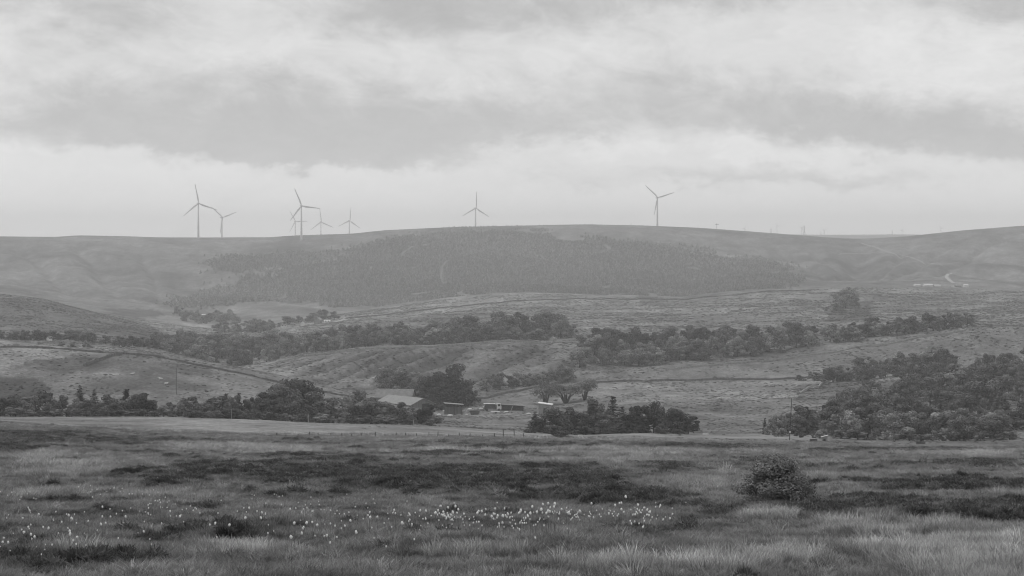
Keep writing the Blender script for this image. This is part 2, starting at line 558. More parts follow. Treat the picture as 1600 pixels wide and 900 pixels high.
def near_tone(px, py, X, Y):
    wx = fbm(X, Y, 5, 4, 21) * 60
    wy = fbm(X, Y, 9, 4, 33) * 16
    qx, qy = px + wx, py + wy
    t = .150 * (1 + .8 * fbm(X, Y * .45, 6, 4, 41) + 1.0 * fbm(X, Y * .55, 1.1, 3, 17))
    d = np.zeros_like(t)
    for e in NEAR_DARK:
        d = np.maximum(d, ell(qx, qy, *e))
    p = np.zeros_like(t)
    for e in NEAR_PALE:
        p = np.maximum(p, ell(qx, qy, *e))
    # shade between tussocks, painted into the tone as small dark pockets
    spots = np.clip((fbm(X, Y * .45, 1.1, 3, 71) - .05) * 6, 0, 1) * np.clip((110 - Y) / 40, 0, 1)
    d = np.maximum(d, spots * .5)
    t = t * (1 - p * .9) + np.where(Y < 48, .37, .27) * p * .9
    d = d * np.clip(1 + 1.5 * fbm(X, Y * .6, 1.6, 3, 19) , .35, 1.1)
    d = np.clip(d, 0, 1) * np.where(Y < 50, np.clip(.32 + (Y - 30) / 40, .28, .9), .92)
    t = t * (1 - d) + .082 * d
    return np.clip(t, .03, .5)


def poly(px, py, pts):
    inside = np.zeros(np.shape(px), bool)
    n = len(pts)
    for i in range(n):
        x1, y1 = pts[i]
        x2, y2 = pts[(i + 1) % n]
        if y1 == y2:
            continue
        c = ((y1 > py) != (y2 > py)) & (px < (x2 - x1) * (py - y1) / (y2 - y1) + x1)
        inside ^= c
    return inside


FOREST = [(268, 478), (300, 462), (345, 449), (420, 429), (520, 405), (600, 377), (690, 364), (770, 360), (850, 360), (862, 367), (1000, 381), (1100, 396), (1180, 409), (1232, 424), (1240, 440), (1200, 452), (1080, 470), (820, 470), (700, 478), (560, 489), (500, 470), (430, 462), (370, 470), (330, 482)]
FOREST2 = [(330, 421), (331, 408), (360, 402), (450, 400), (540, 392), (450, 410), (390, 422)]
# parcels: polygon, tone, nearest and farthest distance
PARCELS = [
    ([(-900, 0), (2500, 0), (2500, 900), (-900, 900)], .178, 420, 20000),
    ([(-900, 0), (2500, 0), (2500, 900), (-900, 900)], .170, 1900, 20000),
    ([(-900, 700), (-900, 630), (0, 640), (500, 650), (760, 660), (900, 676), (900, 690), (760, 683), (400, 681), (200, 673), (100, 664), (0, 655)], .225, 300, 460),
    ([(880, 690), (900, 670), (1300, 670), (1300, 690), (1080, 690)], .20, 300, 460),
    ([(-900, 500), (0, 530), (130, 548), (120, 556), (70, 566), (0, 575), (-900, 560)], .25, 500, 660),
    ([(20, 575), (60, 562), (150, 556), (330, 572), (330, 586), (200, 582), (90, 580)], .125, 500, 660),
    ([(0, 592), (60, 590), (80, 610), (40, 625), (-900, 625)], .10, 500, 660),
    ([(220, 610), (350, 612), (400, 630), (300, 640), (250, 640)], .20, 480, 660),
    ([(-900, 500), (0, 533), (240, 548), (240, 556), (0, 546), (-900, 530)], .30, 700, 940),
    ([(-900, 430), (0, 460), (60, 468), (110, 479), (190, 500), (270, 522), (330, 538), (200, 538), (0, 535), (-900, 500)], .125, 940, 1800),
    ([(250, 492), (350, 505), (370, 520), (280, 522), (220, 505)], .23, 1400, 2300),
    ([(160, 482), (240, 484), (260, 495), (190, 495)], .095, 1400, 2400),
    ([(350, 470), (480, 466), (530, 488), (400, 512), (350, 500)], .19, 1400, 2400),
    ([(420, 505), (530, 495), (700, 466), (830, 456), (1000, 461), (1000, 475), (760, 478), (600, 500), (540, 515), (430, 520)], .235, 1200, 1950),
    ([(900, 480), (1100, 470), (1300, 452), (1600, 452), (1600, 500), (1300, 495), (1000, 515), (900, 515)], .190, 1200, 1950),
    ([(880, 600), (1290, 594), (1275, 612), (1240, 624), (1000, 628), (890, 626)], .205, 600, 900),
    ([(720, 624), (760, 612), (860, 602), (870, 616), (800, 622)], .20, 600, 900),
    ([(680, 640), (860, 640), (860, 660), (680, 660)], .19, 540, 800),
    ([(1100, 625), (1240, 622), (1200, 650), (1080, 660)], .17, 500, 800),
    ([(1240, 600), (1500, 588), (1500, 600), (1300, 625), (1240, 628)], .12, 560, 860),
    ([(900, 575), (1100, 555), (1400, 535), (1500, 530), (1300, 580), (1000, 596), (900, 596)], .160, 860, 1000),
    ([(1380, 540), (1600, 520), (1600, 560), (1400, 575)], .165, 860, 1100),
    ([(470, 575), (560, 552), (700, 545), (880, 540), (860, 590), (600, 600), (520, 600)], .160, 860, 990),
    ([(560, 603), (585, 586), (584, 596), (570, 604)], .26, 800, 990),
    ([(860, 357), (1000, 352), (1100, 357), (1200, 366), (1300, 374), (1300, 400), (1180, 395), (1000, 372)], .165, 2300, 3600),
    ([(1280, 480), (1360, 470), (1360, 500), (1290, 505)], .11, 1200, 1900),
]


def land_tone(px, py, X, Y):
    wx = px + fbm(X, Y, 60, 3, 51) * 26
    wy = py + fbm(X, Y, 60, 3, 61) * 7
    t = np.full(np.shape(px), .15)
    for pts, tone, d0, d1 in PARCELS:
        k = poly(wx, wy, pts) & (Y >= d0) & (Y < d1)
        t = np.where(k, tone, t)
    t = t * (1 + .6 * fbm(X, Y, 45, 4, 81) + .6 * fbm(X, Y * .6, 9, 3, 91))
    sp_ = np.clip((Y - 860) / 30, 0, 1) * np.clip(1 - (Y - 985) / 20, 0, 1) * (px > 420) * (px < 900)
    t = t * (1 - sp_ * np.clip((np.abs(fbm(X - .5 * (Y - 900), Y * .15, 14, 2, 4)) - .06) * 6, 0, .5))
    fw = np.clip((Y - 1800) / 400, 0, 1)
    t = t * (1 + fw * (.7 * fbm(X, Y * .6, 170, 5, 23) - .35 * np.clip(.10 - np.abs(fbm(X + .3 * Y, Y * .4, 130, 3, 2)), 0, .1) / .1))
    fx_, fy_ = wx + fbm(X, Y, 40, 3, 52) * 40, wy + fbm(X, Y, 40, 3, 62) * 14
    fo = (poly(fx_, fy_, FOREST) | poly(fx_, fy_, FOREST2)) & (Y > 2150) & (Y < 3600)
    t = np.where(fo, .155, t)
    return t


def tone_at(X, Y, Z):
    px, py = project(X, np.maximum(Y, 5), Z)
    n = near_tone(px, py, X, Y)
    l = land_tone(px, py, X, Y)
    w = np.clip((Y - 300 - 60 * fbm(X, Y, 30, 3, 7)) / 12, 0, 1)
    return n * (1 - w) + l * w


# ------------------------------------------------------------------ mesh helpers
def mesh_from(name, V, F, mats=None, fm=None, smooth=False):
    me = bpy.data.meshes.new(name)
    me.from_pydata([tuple(v) for v in V], [], F)
    for m_ in (mats or []):
        me.materials.append(m_)
    if fm is not None:
        me.polygons.foreach_set('material_index', fm)
    if smooth:
        me.polygons.foreach_set('use_smooth', [True] * len(me.polygons))
    me.update()
    return me


def quads_mesh(name, P, mat, lt=None):
    """P (n,k,3) polygons with k corners -> mesh, lt = tone per polygon"""
    n, k = P.shape[:2]
    me = bpy.data.meshes.new(name)
    me.vertices.add(n * k)
    me.vertices.foreach_set('co', P.reshape(-1).astype(np.float32))
    me.loops.add(n * k)
    me.loops.foreach_set('vertex_index', np.arange(n * k, dtype=np.int32))
    me.polygons.add(n)
    me.polygons.foreach_set('loop_start', np.arange(0, n * k, k, dtype=np.int32))
    me.polygons.foreach_set('loop_total', np.full(n, k, np.int32))
    me.update(calc_edges=True)
    me.materials.append(mat)
    if lt is not None:
        a = me.attributes.new('lt', 'FLOAT_COLOR', 'POINT')
        c = np.repeat(lt, k)
        a.data.foreach_set('color', np.stack([c, c, c, np.ones_like(c)], 1).reshape(-1).astype(np.float32))
    return me


def link(name, me, parent=None, loc=None, rotz=0.0):
    o = bpy.data.objects.new(name, me)
    col.objects.link(o)
    if parent is not None:
        o.parent = parent
    if loc is not None:
        o.location = loc
    if rotz:
        o.rotation_euler = (0, 0, rotz)
    return o


def empty(name, loc, rotz=0.0, scale=None):
    o = bpy.data.objects.new(name, None)
    col.objects.link(o)
    o.location = loc
    o.rotation_euler = (0, 0, rotz)
    if scale is not None:
        o.scale = scale
    o.empty_display_size = .5
    return o


def tag(o, label, cat, group=None):
    o['label'] = label
    o['category'] = cat
    if group:
        o['group'] = group
    return o


class MB:
    def __init__(s):
        s.v, s.f = [], []

    def add(s, V, F):
        b = len(s.v)
        s.v += [tuple(x) for x in V]
        s.f += [tuple(i + b for i in f) for f in F]
        return s

    def box(s, x0, x1, y0, y1, z0, z1, M=None):
        V = [Vector((x, y, z)) for z in (z0, z1) for y in (y0, y1) for x in (x0, x1)]
        if M is not None:
            V = [M @ q for q in V]
        return s.add(V, [(0, 2, 3, 1), (4, 5, 7, 6), (0, 1, 5, 4), (2, 6, 7, 3), (0, 4, 6, 2), (1, 3, 7, 5)])

    def prism(s, pts, h0, h1, axis='y'):
        """polygon pts (a,b) extruded; axis y: (x,z) polygon along y; axis x: (y,z) polygon along x"""
        n = len(pts)
        mk = (lambda a, b, h: (a, h, b)) if axis == 'y' else (lambda a, b, h: (h, a, b))
        V = [mk(a, b, h0) for a, b in pts] + [mk(a, b, h1) for a, b in pts]
        F = [tuple(range(n))[::-1], tuple(range(n, 2 * n))] + [(i, (i + 1) % n, n + (i + 1) % n, n + i) for i in range(n)]
        return s.add(V, F)

    def tube(s, p0, p1, r0, r1=None, n=8, cap=True):
        p0, p1 = Vector(p0), Vector(p1)
        r1 = r0 if r1 is None else r1
        d = (p1 - p0).normalized()
        a = d.orthogonal().normalized()
        b = d.cross(a)
        V = []
        for p, r in ((p0, r0), (p1, r1)):
            for i in range(n):
                t = 2 * math.pi * i / n
                V.append(p + (a * math.cos(t) + b * math.sin(t)) * r)
        F = [(i, (i + 1) % n, n + (i + 1) % n, n + i) for i in range(n)]
        if cap:
            F += [tuple(range(n))[::-1], tuple(range(n, 2 * n))]
        return s.add(V, F)

    def path(s, pts, radii, n=7):
        pts = [Vector(p) for p in pts]
        rings = []
        for i, p in enumerate(pts):
            d = (pts[min(i + 1, len(pts) - 1)] - pts[max(i - 1, 0)]).normalized()
            a = Vector((1, 0, 0)) if abs(d.x) < .9 else Vector((0, 1, 0))
            a = (a - d * a.dot(d)).normalized()
            b = d.cross(a)
            rings.append([p + (a * math.cos(2 * math.pi * k / n) + b * math.sin(2 * math.pi * k / n)) * radii[i] for k in range(n)])
        V = [q for r in rings for q in r]
        F = []
        for i in range(len(pts) - 1):
            for k in range(n):
                F.append((i * n + k, i * n + (k + 1) % n, (i + 1) * n + (k + 1) % n, (i + 1) * n + k))
        F += [tuple(range(n))[::-1], tuple(range((len(pts) - 1) * n, len(pts) * n))]
        return s.add(V, F)

    def lathe(s, prof, n=20, c=(0, 0, 0)):
        V = [(c[0] + r * math.cos(2 * math.pi * k / n), c[1] + r * math.sin(2 * math.pi * k / n), c[2] + z) for r, z in prof for k in range(n)]
        F = [(i * n + k, i * n + (k + 1) % n, (i + 1) * n + (k + 1) % n, (i + 1) * n + k) for i in range(len(prof) - 1) for k in range(n)]
        F += [tuple(range(n))[::-1], tuple(range((len(prof) - 1) * n, len(prof) * n))]
        return s.add(V, F)

    def mesh(s, name, mat, smooth=False):
        return mesh_from(name, s.v, s.f, [mat], smooth=smooth)

    def build(s, name, mat, parent=None, smooth=False, loc=None):
        return link(name, s.mesh(name, mat, smooth), parent, loc)


# ------------------------------------------------------------------ the ground: one sheet from behind the camera to the horizon
def build_ground():
    sc_ = np.concatenate([np.linspace(-.60, -.30, 50, endpoint=False), np.linspace(-.30, .30, 760), np.linspace(.30, .60, 51)[1:]])
    ys = np.concatenate([np.linspace(-25, 18, 16, endpoint=False), np.exp(np.linspace(math.log(18), math.log(9200), 820))])
    S, YY = np.meshgrid(sc_, ys, indexing='ij')
    X = S * (YY + 30)
    Z = height(X, YY)
    T = tone_at(X, YY, Z)
    n, k = X.shape
    me = bpy.data.meshes.new('ground')
    co = np.stack([X, YY, Z], -1).reshape(-1, 3).astype(np.float32)
    me.vertices.add(len(co))
    me.vertices.foreach_set('co', co.reshape(-1))
    i = np.arange(n - 1)[:, None] * k + np.arange(k - 1)[None]
    q = np.stack([i, i + k, i + k + 1, i + 1], -1).reshape(-1, 4)
    me.loops.add(q.size)
    me.loops.foreach_set('vertex_index', q.reshape(-1).astype(np.int32))
    me.polygons.add(len(q))
    me.polygons.foreach_set('loop_start', np.arange(0, q.size, 4, dtype=np.int32))
    me.polygons.foreach_set('loop_total', np.full(len(q), 4, np.int32))
    me.polygons.foreach_set('use_smooth', np.ones(len(q), bool))
    me.update(calc_edges=True)
    a = me.attributes.new('tone', 'FLOAT', 'POINT')
    a.data.foreach_set('value', T.reshape(-1).astype(np.float32))
    me.materials.append(ground_mat())
    o = link('ground', me)
    o['kind'] = 'structure'
    return o


build_ground()

# ------------------------------------------------------------------ plants: templates
LEAF = leaf_mat('foliage')
BARK = grey('bark', .07, .4, 3, .95)


def unit(v):
    return v / np.maximum(np.linalg.norm(v, axis=-1, keepdims=True), 1e-9)


def cards(C, Nn, size, jit=.8, k=4, aspect=1.0):
    """little leaf faces at C, roughly facing Nn"""
    n = len(C)
    Nn = unit(Nn + rng.normal(0, jit, (n, 3)))
    a = unit(np.cross(Nn, rng.normal(0, 1, (n, 3))))
    b = np.cross(Nn, a)
    s = size * rng.uniform(.6, 1.35, (n, 1))
    if k == 3:
        return np.stack([C + a * s, C + (-a * .5 + b * .8) * s, C + (-a * .5 - b * .8) * s], 1)
    return np.stack([C + a * s, C + b * s * .7 * aspect, C - a * s * .9, C - b * s * .6 * aspect], 1)


def broadleaf(seed, wide=.42, lobes=15, cardn=170, size=.030, low=-.02, name='crown'):
    """unit height crown made of leaf sprays round many lobes, plus a limbed trunk"""
    r = np.random.default_rng(seed)
    P, Nr, T = [], [], []
    tops = []
    for i in range(lobes):
        a = r.uniform(0, 2 * math.pi)
        t = (i + .5) / lobes
        zc = low + .12 + (1 - low - .25) * t
        rad = wide * (.95 - .75 * max(0, t - .35) ** 1.2) * math.sqrt(r.uniform(.05, .8))
        c = np.array([rad * math.cos(a), rad * math.sin(a), zc])
        rr = np.array([r.uniform(.85, 1.25), r.uniform(.85, 1.25), r.uniform(.6, .9)]) * r.uniform(.10, .19) * (1 if t < .8 else .85)
        tops.append((c, rr))
        d = unit(r.normal(0, 1, (cardn, 3)))
        rad_ = r.uniform(.62, 1.06, (cardn, 1)) ** .6
        P.append(c + d * rr * rad_)
        Nr.append(d + np.array([0, 0, .25]))
        T.append(np.full(cardn, r.uniform(.7, 1.3)) * r.uniform(.75, 1.3, cardn))
    # loose sprays between the boughs
    nf = int(lobes * cardn * .28)
    C0 = np.array([c for c, q in tops])
    pi, pj, tt = r.integers(0, lobes, nf), r.integers(0, lobes, nf), r.uniform(0, 1, (nf, 1))
    pf = C0[pi] * (1 - tt) + C0[pj] * tt + r.normal(0, .05, (nf, 3))
    P.append(pf)
    Nr.append(pf - np.array([0, 0, .4]) + np.array([0, 0, .25]))
    T.append(r.uniform(.6, 1.4, nf))
    P, Nr, T = np.concatenate(P), np.concatenate(Nr), np.concatenate(T)
    top = P[:, 2].max()
    P[:, 2] *= 1 / top
    Q = cards(P, Nr, size, .38)
    crown = quads_mesh(name, Q, LEAF, T)
    mb = MB()
    h = .45
    mb.path([(0, 0, -.08), (.006, .004, .1), (-.008, .006, .28), (.004, 0, .62)], [.034, .026, .02, .006], 8)
    for i in range(6):
        c, rr = tops[int(i * (lobes - 1) / 5)]
        z0 = min(.12 + .07 * i, .5)
        mid = ((c[0]) * .5, (c[1]) * .5, (z0 + c[2]) * .5 + .01)
        mb.path([(0, 0, z0), mid, tuple(c)], [.014, .010, .004], 6)
    trunk = mb.mesh('trunk', BARK, True)
    return crown, trunk


def conifer(seed, wide=.26, tiers=13, size=.032, ragged=.35):
    r = np.random.default_rng(seed)
    P, Nr, T = [], [], []
    for i in range(tiers):
        t = i / (tiers - 1)
        z = .08 + .9 * t
        R = wide * (1 - t) ** .85 * r.uniform(1 - ragged, 1.1) + .012
        nb = int(9 - 4 * t)
        for b in range(nb):
            a = 2 * math.pi * b / nb + r.uniform(-.4, .4)
            Rb = R * r.uniform(.7, 1.15)
            m_ = max(6, int(30 * Rb / wide))
            s = r.uniform(.12, 1, m_)
            p = np.stack([np.cos(a) * s * Rb, np.sin(a) * s * Rb, z - s * Rb * .28 + .02 * (1 - s)], 1) + r.normal(0, .014, (m_, 3))
            P.append(p)
            Nr.append(np.tile([np.cos(a) * .4, np.sin(a) * .4, 1], (m_, 1)))
            T.append(np.full(m_, r.uniform(.75, 1.2)) * r.uniform(.8, 1.2, m_))
    P, Nr, T = np.concatenate(P), np.concatenate(Nr), np.concatenate(T)
    crown = quads_mesh('crown', cards(P, Nr, size, .5), LEAF, T)
    mb = MB().path([(0, 0, -.06), (0, 0, .5), (0, 0, .97)], [.022, .013, .003], 7)
    return crown, mb.mesh('trunk', BARK, True)


def airy(seed):
    """open willow-like crown with several rising stems"""
    r = np.random.default_rng(seed)
    P, T = [], []
    mb = MB()
    for i in range(7):
        a = 2 * math.pi * i / 7 + r.uniform(-.3, .3)
        R = r.uniform(.16, .36)
        z1 = r.uniform(.6, .92)
        pts = [(0, 0, -.05), (R * .3 * math.cos(a), R * .3 * math.sin(a), z1 * .45), (R * .7 * math.cos(a), R * .7 * math.sin(a), z1 * .78), (R * math.cos(a), R * math.sin(a), z1)]
        mb.path(pts, [.028, .015, .009, .003], 6)
        for k in range(5):
            b = r.uniform(0, 2 * math.pi)
            c = np.array(pts[2]) * r.uniform(.75, 1.05) + np.array([math.cos(b), math.sin(b), r.uniform(-.6, .9)]) * .12
            d = unit(r.normal(0, 1, (75, 3))) * r.uniform(.2, 1, (75, 1)) * np.array([.11, .11, .12])
            P.append(c + d)
            T.append(np.full(75, r.uniform(.85, 1.15)))
    P, T = np.concatenate(P), np.concatenate(T)
    P[:, 2] *= .985 / P[:, 2].max()
    return quads_mesh('crown', cards(P, np.zeros_like(P), .020, 1), LEAF, T), mb.mesh('trunk', BARK, True)


def scrub(seed, wide=.62, lobes=12, cardn=190, size=.040):
    c, t = broadleaf(seed, wide, lobes, cardn, size, low=-.06)
    return c, t


TPL = {
    'broad': [broadleaf(s, w, l) for s, w, l in ((1, .40, 15), (2, .46, 17), (3, .36, 14), (4, .50, 18), (5, .42, 13))],
    'scrub': [scrub(s, w) for s, w in ((11, .62), (12, .72), (13, .55), (14, .66))],
    'conifer': [conifer(21, .27), conifer(22, .32, 12, .036, .5), conifer(23, .22, 15)],
    'airy': [airy(31), airy(32), airy(33)],
}


def tpl_extent(crown):
    co = np.empty(len(crown.vertices) * 3, np.float32)
    crown.vertices.foreach_get('co', co)
    co = co.reshape(-1, 3)
    return np.percentile(np.abs(co[:, 0]), 97) * 2


EXT = {k: [tpl_extent(c) for c, t in v] for k, v in TPL.items()}
TREES = []


def plant(kind, px, D, hpx, wpx=None, tone=.07, name=None, grp=None, lab=None, cat='tree', var=None, base=None):
    """a tree standing on the ground at distance D in the direction of column px; size given as it appears"""
    i = random.randrange(len(TPL[kind])) if var is None else var
    crown, trunk = TPL[kind][i]
    p = at(px, D) if base is None else base
    h = hpx * p.y / FPX
    w = (wpx * p.y / FPX / EXT[kind][i]) if wpx else h * random.uniform(.9, 1.15)
    nm = name or {'broad': 'broadleaf_tree', 'scrub': 'scrub_bush', 'conifer': 'conifer_tree', 'airy': 'willow_tree'}[kind]
    root = empty(nm, p, random.uniform(0, 6.28), (w, w, h))
    c = link('crown', crown, root)
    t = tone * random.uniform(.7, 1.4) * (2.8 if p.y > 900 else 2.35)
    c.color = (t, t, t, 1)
    link('trunk', trunk, root)
    TREES.append(dict(o=root, px=px, D=p.y, h=h, hpx=hpx, tone=t, kind=kind, grp=grp, lab=lab, cat=cat))
    return root


# ------------------------------------------------------------------ trees and bushes, wood by wood
def row(grp, place, n, x0, x1, D0, D1, h0, h1, kinds, t0, t1, wr=(.75, 1.15), jx=.5, Dj=0.0, cat=None):
    """n plants between two columns; distance and height run from the first end to the last"""
    for i in range(n):
        t = (i + .5) / n
        t2 = t + random.uniform(-jx, jx) / n
        px = x0 + (x1 - x0) * t2
        D = D0 + (D1 - D0) * t2 + random.uniform(-Dj, Dj)
        h = (h0 + (h1 - h0) * t) * random.uniform(.68, 1.24)
        k = random.choice(kinds)
        w = h * random.uniform(*wr) * (.7 if k == 'conifer' else 1.0)
        plant(k, px, D, h, w, random.uniform(t0, t1), grp=grp, lab=place, cat=cat or ('bush' if k == 'scrub' else 'tree'))


def spots(grp, place, items):
    for kind, px, D, h, w, tone in items:
        plant(kind, px, D, h, w, tone, grp=grp, lab=place, cat='bush' if kind == 'scrub' else 'tree')


# hedge along the far edge of the pale field, left
row('hedge at the left field edge', 'in the hedge at far left', 16, -40, 245, 440, 446, 30, 30, ['scrub', 'scrub', 'broad'], .05, .085, (1.0, 1.6), Dj=5)
spots('hedge at the left field edge', 'in the hedge at far left', [('conifer', 124, 452, 47, 30, .045), ('conifer', 146, 450, 42, 26, .05), ('conifer', 196, 448, 42, 30, .045), ('broad', 222, 440, 38, 46, .035), ('scrub', 70, 452, 42, 60, .06), ('scrub', 20, 450, 32, 60, .06), ('broad', 232, 442, 26, 30, .035)])
spots('low bushes at the hedge gap', 'at the gap in the left hedge', [('scrub', 255, 436, 16, 22, .09), ('scrub', 268, 440, 17, 20, .10), ('scrub', 262, 450, 22, 26, .08)])
row('hedge left of the big tree clump', 'in the hedge beside the big clump', 9, 283, 398, 444, 450, 28, 30, ['scrub', 'broad', 'scrub'], .045, .08, (.9, 1.5), Dj=4)
spots('hedge left of the big tree clump', 'in the hedge beside the big clump', [('conifer', 352, 450, 38, 22, .05), ('conifer', 372, 452, 40, 20, .05), ('conifer', 304, 452, 32, 22, .05)])
spots('big clump in front of the barns', 'in the big clump before the barns', [
    ('broad', 455, 486, 74, 62, .055), ('broad', 478, 480, 76, 60, .045), ('broad', 430, 480, 56, 56, .05), ('broad', 500, 476, 52, 50, .055), ('broad', 412, 470, 46, 44, .05),
    ('scrub', 398, 458, 34, 42, .05), ('scrub', 425, 452, 34, 46, .045), ('scrub', 456, 452, 36, 50, .06), ('scrub', 486, 455, 34, 48, .055), ('scrub', 508, 462, 34, 46, .065), ('broad', 445, 470, 64, 50, .065)])
row('scrub in front of the barns', 'in the scrub before the barns', 13, 512, 672, 462, 505, 34, 27, ['scrub', 'scrub', 'broad'], .055, .10, (.95, 1.5), Dj=9)
spots('scrub in front of the barns', 'in the scrub before the barns', [('scrub', 553, 540, 44, 50, .085), ('scrub', 575, 530, 38, 40, .08), ('broad', 608, 510, 28, 30, .05), ('scrub', 665, 478, 32, 30, .045), ('broad', 556, 470, 34, 34, .045), ('scrub', 636, 500, 26, 36, .09)])
# low growth at the foot of the hedges
row('low growth at the foot of the left hedge', 'at the foot of far left hedge', 20, -30, 245, 434, 434, 13, 14, ['scrub'], .045, .075, (1.5, 2.4), Dj=2)
row('low growth left of the big clump', 'at the hedge foot before big clump', 9, 285, 400, 436, 440, 12, 14, ['scrub'], .045, .07, (1.5, 2.4), Dj=2)
row('low growth before the barn scrub', 'at the foot of barn scrub', 18, 400, 672, 443, 452, 14, 13, ['scrub'], .05, .085, (1.5, 2.4), Dj=3)
row('low growth below the dark row', 'at the foot of the dark row', 15, 830, 1085, 428, 430, 12, 12, ['scrub'], .04, .06, (1.5, 2.3), Dj=2)
row('low growth before the right wood', 'at the foot of right wood', 20, 1205, 1585, 432, 424, 13, 14, ['scrub'], .06, .10, (1.4, 2.2), Dj=3)
# trees round the farm
spots('light-boughed trees behind the barns', 'behind the two barn roofs', [('broad', 612, 835, 42, 44, .075), ('broad', 632, 828, 40, 42, .085), ('broad', 653, 822, 38, 40, .07), ('broad', 602, 840, 34, 30, .065)])
spots('dark trees beside the barns', 'in the dark group beside the barns', [('broad', 680, 770, 58, 50, .024), ('broad', 705, 775, 68, 46, .024), ('broad', 698, 764, 48, 50, .023), ('broad', 722, 768, 42, 42, .024), ('scrub', 690, 752, 34, 60, .023), ('scrub', 716, 756, 30, 44, .033), ('broad', 667, 760, 44, 40, .035)])
plant('broad', 742, 772, 21, 19, .04, lab='!small round dark tree on a bare trunk, right of the farm\'s dark group', var=0)
row('hedge up the farm field', 'in the hedge above the farm field', 13, 760, 892, 850, 900, 22, 26, ['broad', 'scrub', 'broad'], .055, .09, (.8, 1.2), Dj=8)
spots('three open-crowned willows by the farm field', '', [('airy', 853, 752, 42, 46, .085), ('airy', 884, 756, 38, 44, .085), ('airy', 914, 760, 36, 42, .09)])
# dark row in front of the small shed and to its right
spots('dark row right of the farm', 'in the dark row below the farm', [
    ('conifer', 836, 432, 32, 30, .042), ('scrub', 850, 438, 24, 34, .07), ('broad', 872, 436, 44, 50, .045), ('broad', 893, 440, 42, 40, .05), ('conifer', 925, 440, 48, 46, .042), ('broad', 912, 436, 34, 34, .045),
    ('broad', 930, 448, 58, 26, .045), ('conifer', 958, 446, 56, 40, .048), ('broad', 950, 436, 36, 48, .05), ('conifer', 972, 442, 40, 36, .055), ('broad', 992, 436, 42, 36, .035), ('broad', 1012, 438, 44, 36, .036), ('conifer', 1000, 434, 34, 34, .034), ('broad', 1022, 438, 52, 30, .036),
    ('broad', 1042, 436, 38, 40, .035), ('broad', 1060, 435, 42, 36, .034), ('scrub', 1076, 432, 28, 34, .034)])
plant('scrub', 876, 330, 20, 36, .055, lab='!lone low round bush on the moor edge below the small shed')
# right wood
row('pale bushes at the front of the right wood', 'along the front of right wood', 20, 1285, 1570, 446, 440, 34, 44, ['scrub', 'broad', 'scrub'], .08, .125, (.85, 1.25), Dj=5)
spots('pale bushes at the front of the right wood', 'along the front of right wood', [('broad', 1496, 424, 44, 46, .06), ('broad', 1556, 428, 42, 50, .075), ('scrub', 1575, 432, 30, 36, .07)])
row('dark bushes at the left end of the right wood', 'at left end of right wood', 10, 1205, 1300, 446, 470, 30, 42, ['scrub', 'broad', 'scrub'], .05, .085, (.9, 1.3), Dj=8)
plant('conifer', 1196, 446, 25, 12, .035, lab='!small dark pointed conifer at the far left tip of the right wood', cat='tree')
spots('dark bushes at the left end of the right wood', 'at left end of right wood', [('conifer', 1262, 462, 42, 34, .04), ('broad', 1300, 476, 50, 40, .045)])
row('second rank of the right wood', 'in second rank of right wood', 17, 1300, 1640, 482, 490, 42, 44, ['broad', 'scrub'], .045, .075, (.85, 1.2), Dj=8)
row('third rank of the right wood', 'in third rank of right wood', 18, 1285, 1650, 530, 540, 42, 44, ['broad', 'scrub', 'conifer'], .045, .08, (.8, 1.2), Dj=10)
row('fourth rank of the right wood', 'in fourth rank of right wood', 17, 1295, 1650, 590, 600, 38, 44, ['broad', 'scrub'], .05, .085, (.8, 1.2), Dj=12)
row('fifth rank of the right wood', 'in fifth rank of right wood', 15, 1320, 1660, 650, 660, 34, 42, ['broad', 'scrub', 'broad'], .05, .085, (.8, 1.2), Dj=12)
row('back rank of the right wood', 'in back rank of right wood', 12, 1440, 1660, 720, 740, 32, 36, ['broad', 'scrub'], .05, .085, (.8, 1.2), Dj=12)
row('top corner of the right wood', 'in top corner of right wood', 9, 1490, 1650, 800, 830, 26, 30, ['broad', 'scrub'], .055, .085, (.8, 1.2), Dj=12)
row('short tree row above the right wood', 'in the short row above right wood', 15, 1290, 1490, 850, 840, 22, 26, ['scrub', 'broad', 'scrub'], .05, .08, (.85, 1.3), Dj=5)
row('short tree row above the right wood, back', 'behind the short row above right wood', 10, 1340, 1490, 880, 870, 26, 30, ['broad', 'scrub'], .055, .09, (.85, 1.2), Dj=5)
row('small bushes on the wall above the pale field', 'on the wall above the pale field', 5, 1240, 1295, 872, 868, 10, 14, ['scrub'], .05, .07, (1, 1.5))
# long belt across the right-hand slope
row('front of the long belt', 'in front rank of long belt', 24, 898, 1300, 935, 985, 30, 28, ['broad', 'scrub', 'broad'], .055, .09, (.8, 1.15), Dj=6)
row('front of the long belt, right half', 'in front rank of belt\'s right half', 16, 1300, 1512, 985, 1010, 26, 22, ['broad', 'scrub'], .05, .085, (.85, 1.2), Dj=6)
row('back of the long belt', 'in back rank of long belt', 22, 925, 1150, 985, 1010, 38, 34, ['broad'], .03, .05, (.65, .95), Dj=10)
row('back of the long belt, right half', 'in back rank of belt\'s right half', 24, 1170, 1508, 1005, 1035, 28, 24, ['broad'], .03, .05, (.75, 1.0), Dj=8)
row('middle of the long belt', 'in middle rank of long belt', 20, 905, 1170, 960, 985, 34, 32, ['broad', 'broad', 'scrub'], .045, .085, (.75, 1.1), Dj=6)
